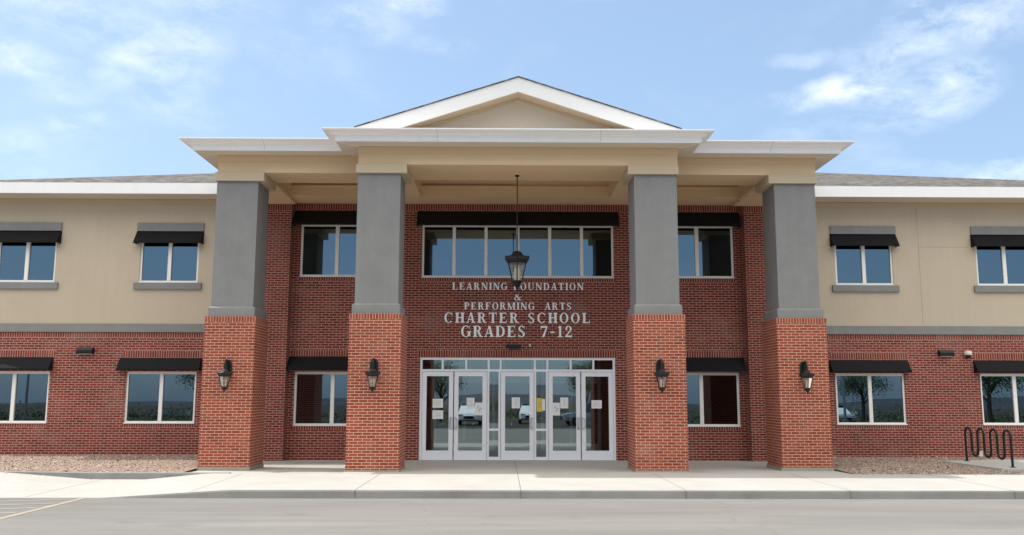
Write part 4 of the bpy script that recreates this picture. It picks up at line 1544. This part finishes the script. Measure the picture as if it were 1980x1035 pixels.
def make_tree(seed, h, rad):
    rg = np.random.default_rng(seed)
    r = empty('desert_tree')
    t = MB()
    t.tube([(0, 0, -.1), (.1, .05, h * .25), (.0, .1, h * .5), (.1, 0, h * .8)], [.2, .16, .11, .04], 8)
    for k in range(6):
        a = k * 1.05
        t.tube([(.05, .05, h * (.3 + .05 * k)), (math.cos(a) * rad * .4, math.sin(a) * rad * .4, h * (.5 + .05 * k)), (math.cos(a) * rad * .75, math.sin(a) * rad * .75, h * (.62 + .05 * k))], [.09, .05, .02], 6)
    t.build('trunk', M['trunk'], r)
    ncl = 26
    cl = rg.normal(size=(ncl, 3)); cl /= np.linalg.norm(cl, axis=1)[:, None]
    cl = cl * rg.uniform(.3, .95, (ncl, 1)) * np.array([rad, rad, h * .3]) + np.array([0, 0, h * .68])
    n = 6500
    c = cl[rg.integers(0, ncl, n)] + rg.normal(size=(n, 3)) * rad * .17
    d1 = rg.normal(size=(n, 3)); d1 /= np.linalg.norm(d1, axis=1)[:, None]
    d2 = np.cross(d1, rg.normal(size=(n, 3))); d2 /= np.linalg.norm(d2, axis=1)[:, None]
    s = rg.uniform(.035, .08, (n, 1)) * (rad / 2)
    v = np.stack([c - d1 * s, c + d2 * s * .5, c + d1 * s, c - d2 * s * .5], 1).reshape(-1, 3)
    me = bpy.data.meshes.new('crown'); me.from_pydata(v.tolist(), [], np.arange(4 * n).reshape(-1, 4).tolist())
    me.materials.append(M['leaf'])
    o = bpy.data.objects.new('crown', me); col.objects.link(o); o.parent = r
    return r
TR = [(-6.5, -54, 5.5, 'round leafy tree across the lot near the white cars'), (9, -66, 6.0, 'leafy tree beyond the silver car'), (-30, -62, 7.0, 'broad tree at the left edge of the lot'),
      (40, -44, 6.5, 'leafy tree near the right end of the lot'), (-47, -40, 7.5, 'tall tree at the far left of the lot'), (38, -66, 6.0, 'leafy tree at the far right corner'), (-16, -75, 5.0, 'low tree beyond the left of the lot')]
proto = make_tree(3, 5.5, 2.4)
for i, (x, y, h, lab) in enumerate(TR):
    o = proto if i == 0 else copy_tree(proto)
    o.location = (x, y, ZR); o.rotation_euler = (0, 0, i * 1.3); k = h / 5.5; o.scale = (k, k, k)
    tag(o, lab, 'tree', 'trees beyond the parking lot')

def light_pole(x, y, lab):
    r = empty('lot_lamp_post', (x, y, ZR))
    tag(r, lab, 'lamp post', 'lamp posts in the lot')
    p = MB(); p.lathe([(.25, 0), (.25, .7), (.10, .71), (.06, 7.5)], 10); p.build('post', M['cargrey'], r)
    q = MB(); q.box(-.9, .9, -.05, .05, 7.4, 7.5); q.box(-1.1, -.5, -.16, .16, 7.33, 7.47); q.box(.5, 1.1, -.16, .16, 7.33, 7.47); q.build('lamp_head', M['black'], r)
light_pole(-34, -34, 'slim lamp post with two heads at the left of the lot')
light_pole(13.5, -48, 'slim lamp post with two heads right of the silver car')
light_pole(24, -34, 'slim lamp post with two heads at the right of the lot')

def far_house(x, y, lab):
    r = empty('far_house', (x, y, -.4))
    tag(r, lab, 'house')
    r.scale = (.45, .45, .5)
    a = MB(); a.box(-5, 5, -3, 3, 0, 2.6); a.build('wall', M['domewhite'], r)
    a = MB(); a.loft([[(-5.4, -3.4, 2.6), (5.4, -3.4, 2.6), (5.4, 3.4, 2.6), (-5.4, 3.4, 2.6)], [(-3.5, -.1, 4.0), (3.5, -.1, 4.0), (3.5, .1, 4.0), (-3.5, .1, 4.0)]]); a.build('roof', M['shingle'], r)
far_house(-60, -135, 'small pale house beyond the scrub at the left')
far_house(64, -130, 'small pale house beyond the scrub at the right')

def hills():
    mb = MB()
    rg = np.random.default_rng(5)
    n = 260
    ths = np.linspace(0, 2 * math.pi, n + 1)
    hh = np.zeros(n + 1)
    for k, a in ((3, 60), (5, 55), (9, 45), (17, 26), (31, 14), (59, 8)):
        hh += a * np.sin(k * ths + rg.uniform(0, 6.28))
    hh = np.clip(hh + 70, 12, None) * .38; hh[-1] = hh[0]
    def pt(i, r, z): return (r * math.cos(ths[i]), r * math.sin(ths[i]), z)
    for i in range(n):
        mb.face([pt(i, 4600, -5), pt(i + 1, 4600, -5), pt(i + 1, 5400, hh[i + 1] * 1.25), pt(i, 5400, hh[i] * 1.25)])
        mb.face([pt(i, 5400, hh[i] * 1.25), pt(i + 1, 5400, hh[i + 1] * 1.25), pt(i + 1, 6200, -5), pt(i, 6200, -5)])
    tag(mb.build('hills', M['hill'], weld=True), kind='structure')
hills()

def scrub():
    rg = np.random.default_rng(9)
    n = 42000
    nc = 900
    cx = rg.uniform(-150, 150, nc); cy = rg.uniform(-125, -66, nc); ch = rg.uniform(.3, 1.5, nc) ** 1.3
    k = rg.integers(0, nc, n)
    c = np.stack([cx[k] + rg.normal(size=n) * 1.5, cy[k] + rg.normal(size=n) * 1.0, -.35 + np.abs(rg.normal(size=n)) * ch[k] * .55], 1)
    d1 = rg.normal(size=(n, 3)); d1 /= np.linalg.norm(d1, axis=1)[:, None]
    d2 = np.cross(d1, rg.normal(size=(n, 3))); d2 /= np.linalg.norm(d2, axis=1)[:, None]
    s_ = rg.uniform(.07, .20, (n, 1))
    v = np.stack([c - d1 * s_, c + d2 * s_ * .5, c + d1 * s_, c - d2 * s_ * .5], 1).reshape(-1, 3)
    me = bpy.data.meshes.new('desert_scrub'); me.from_pydata(v.tolist(), [], np.arange(4 * n).reshape(-1, 4).tolist())
    me.materials.append(M['leaf'])
    o = bpy.data.objects.new('desert_scrub', me); col.objects.link(o)
    tag(o, 'low dark desert scrub beyond the parking lot', 'scrub', kind='stuff')
scrub()
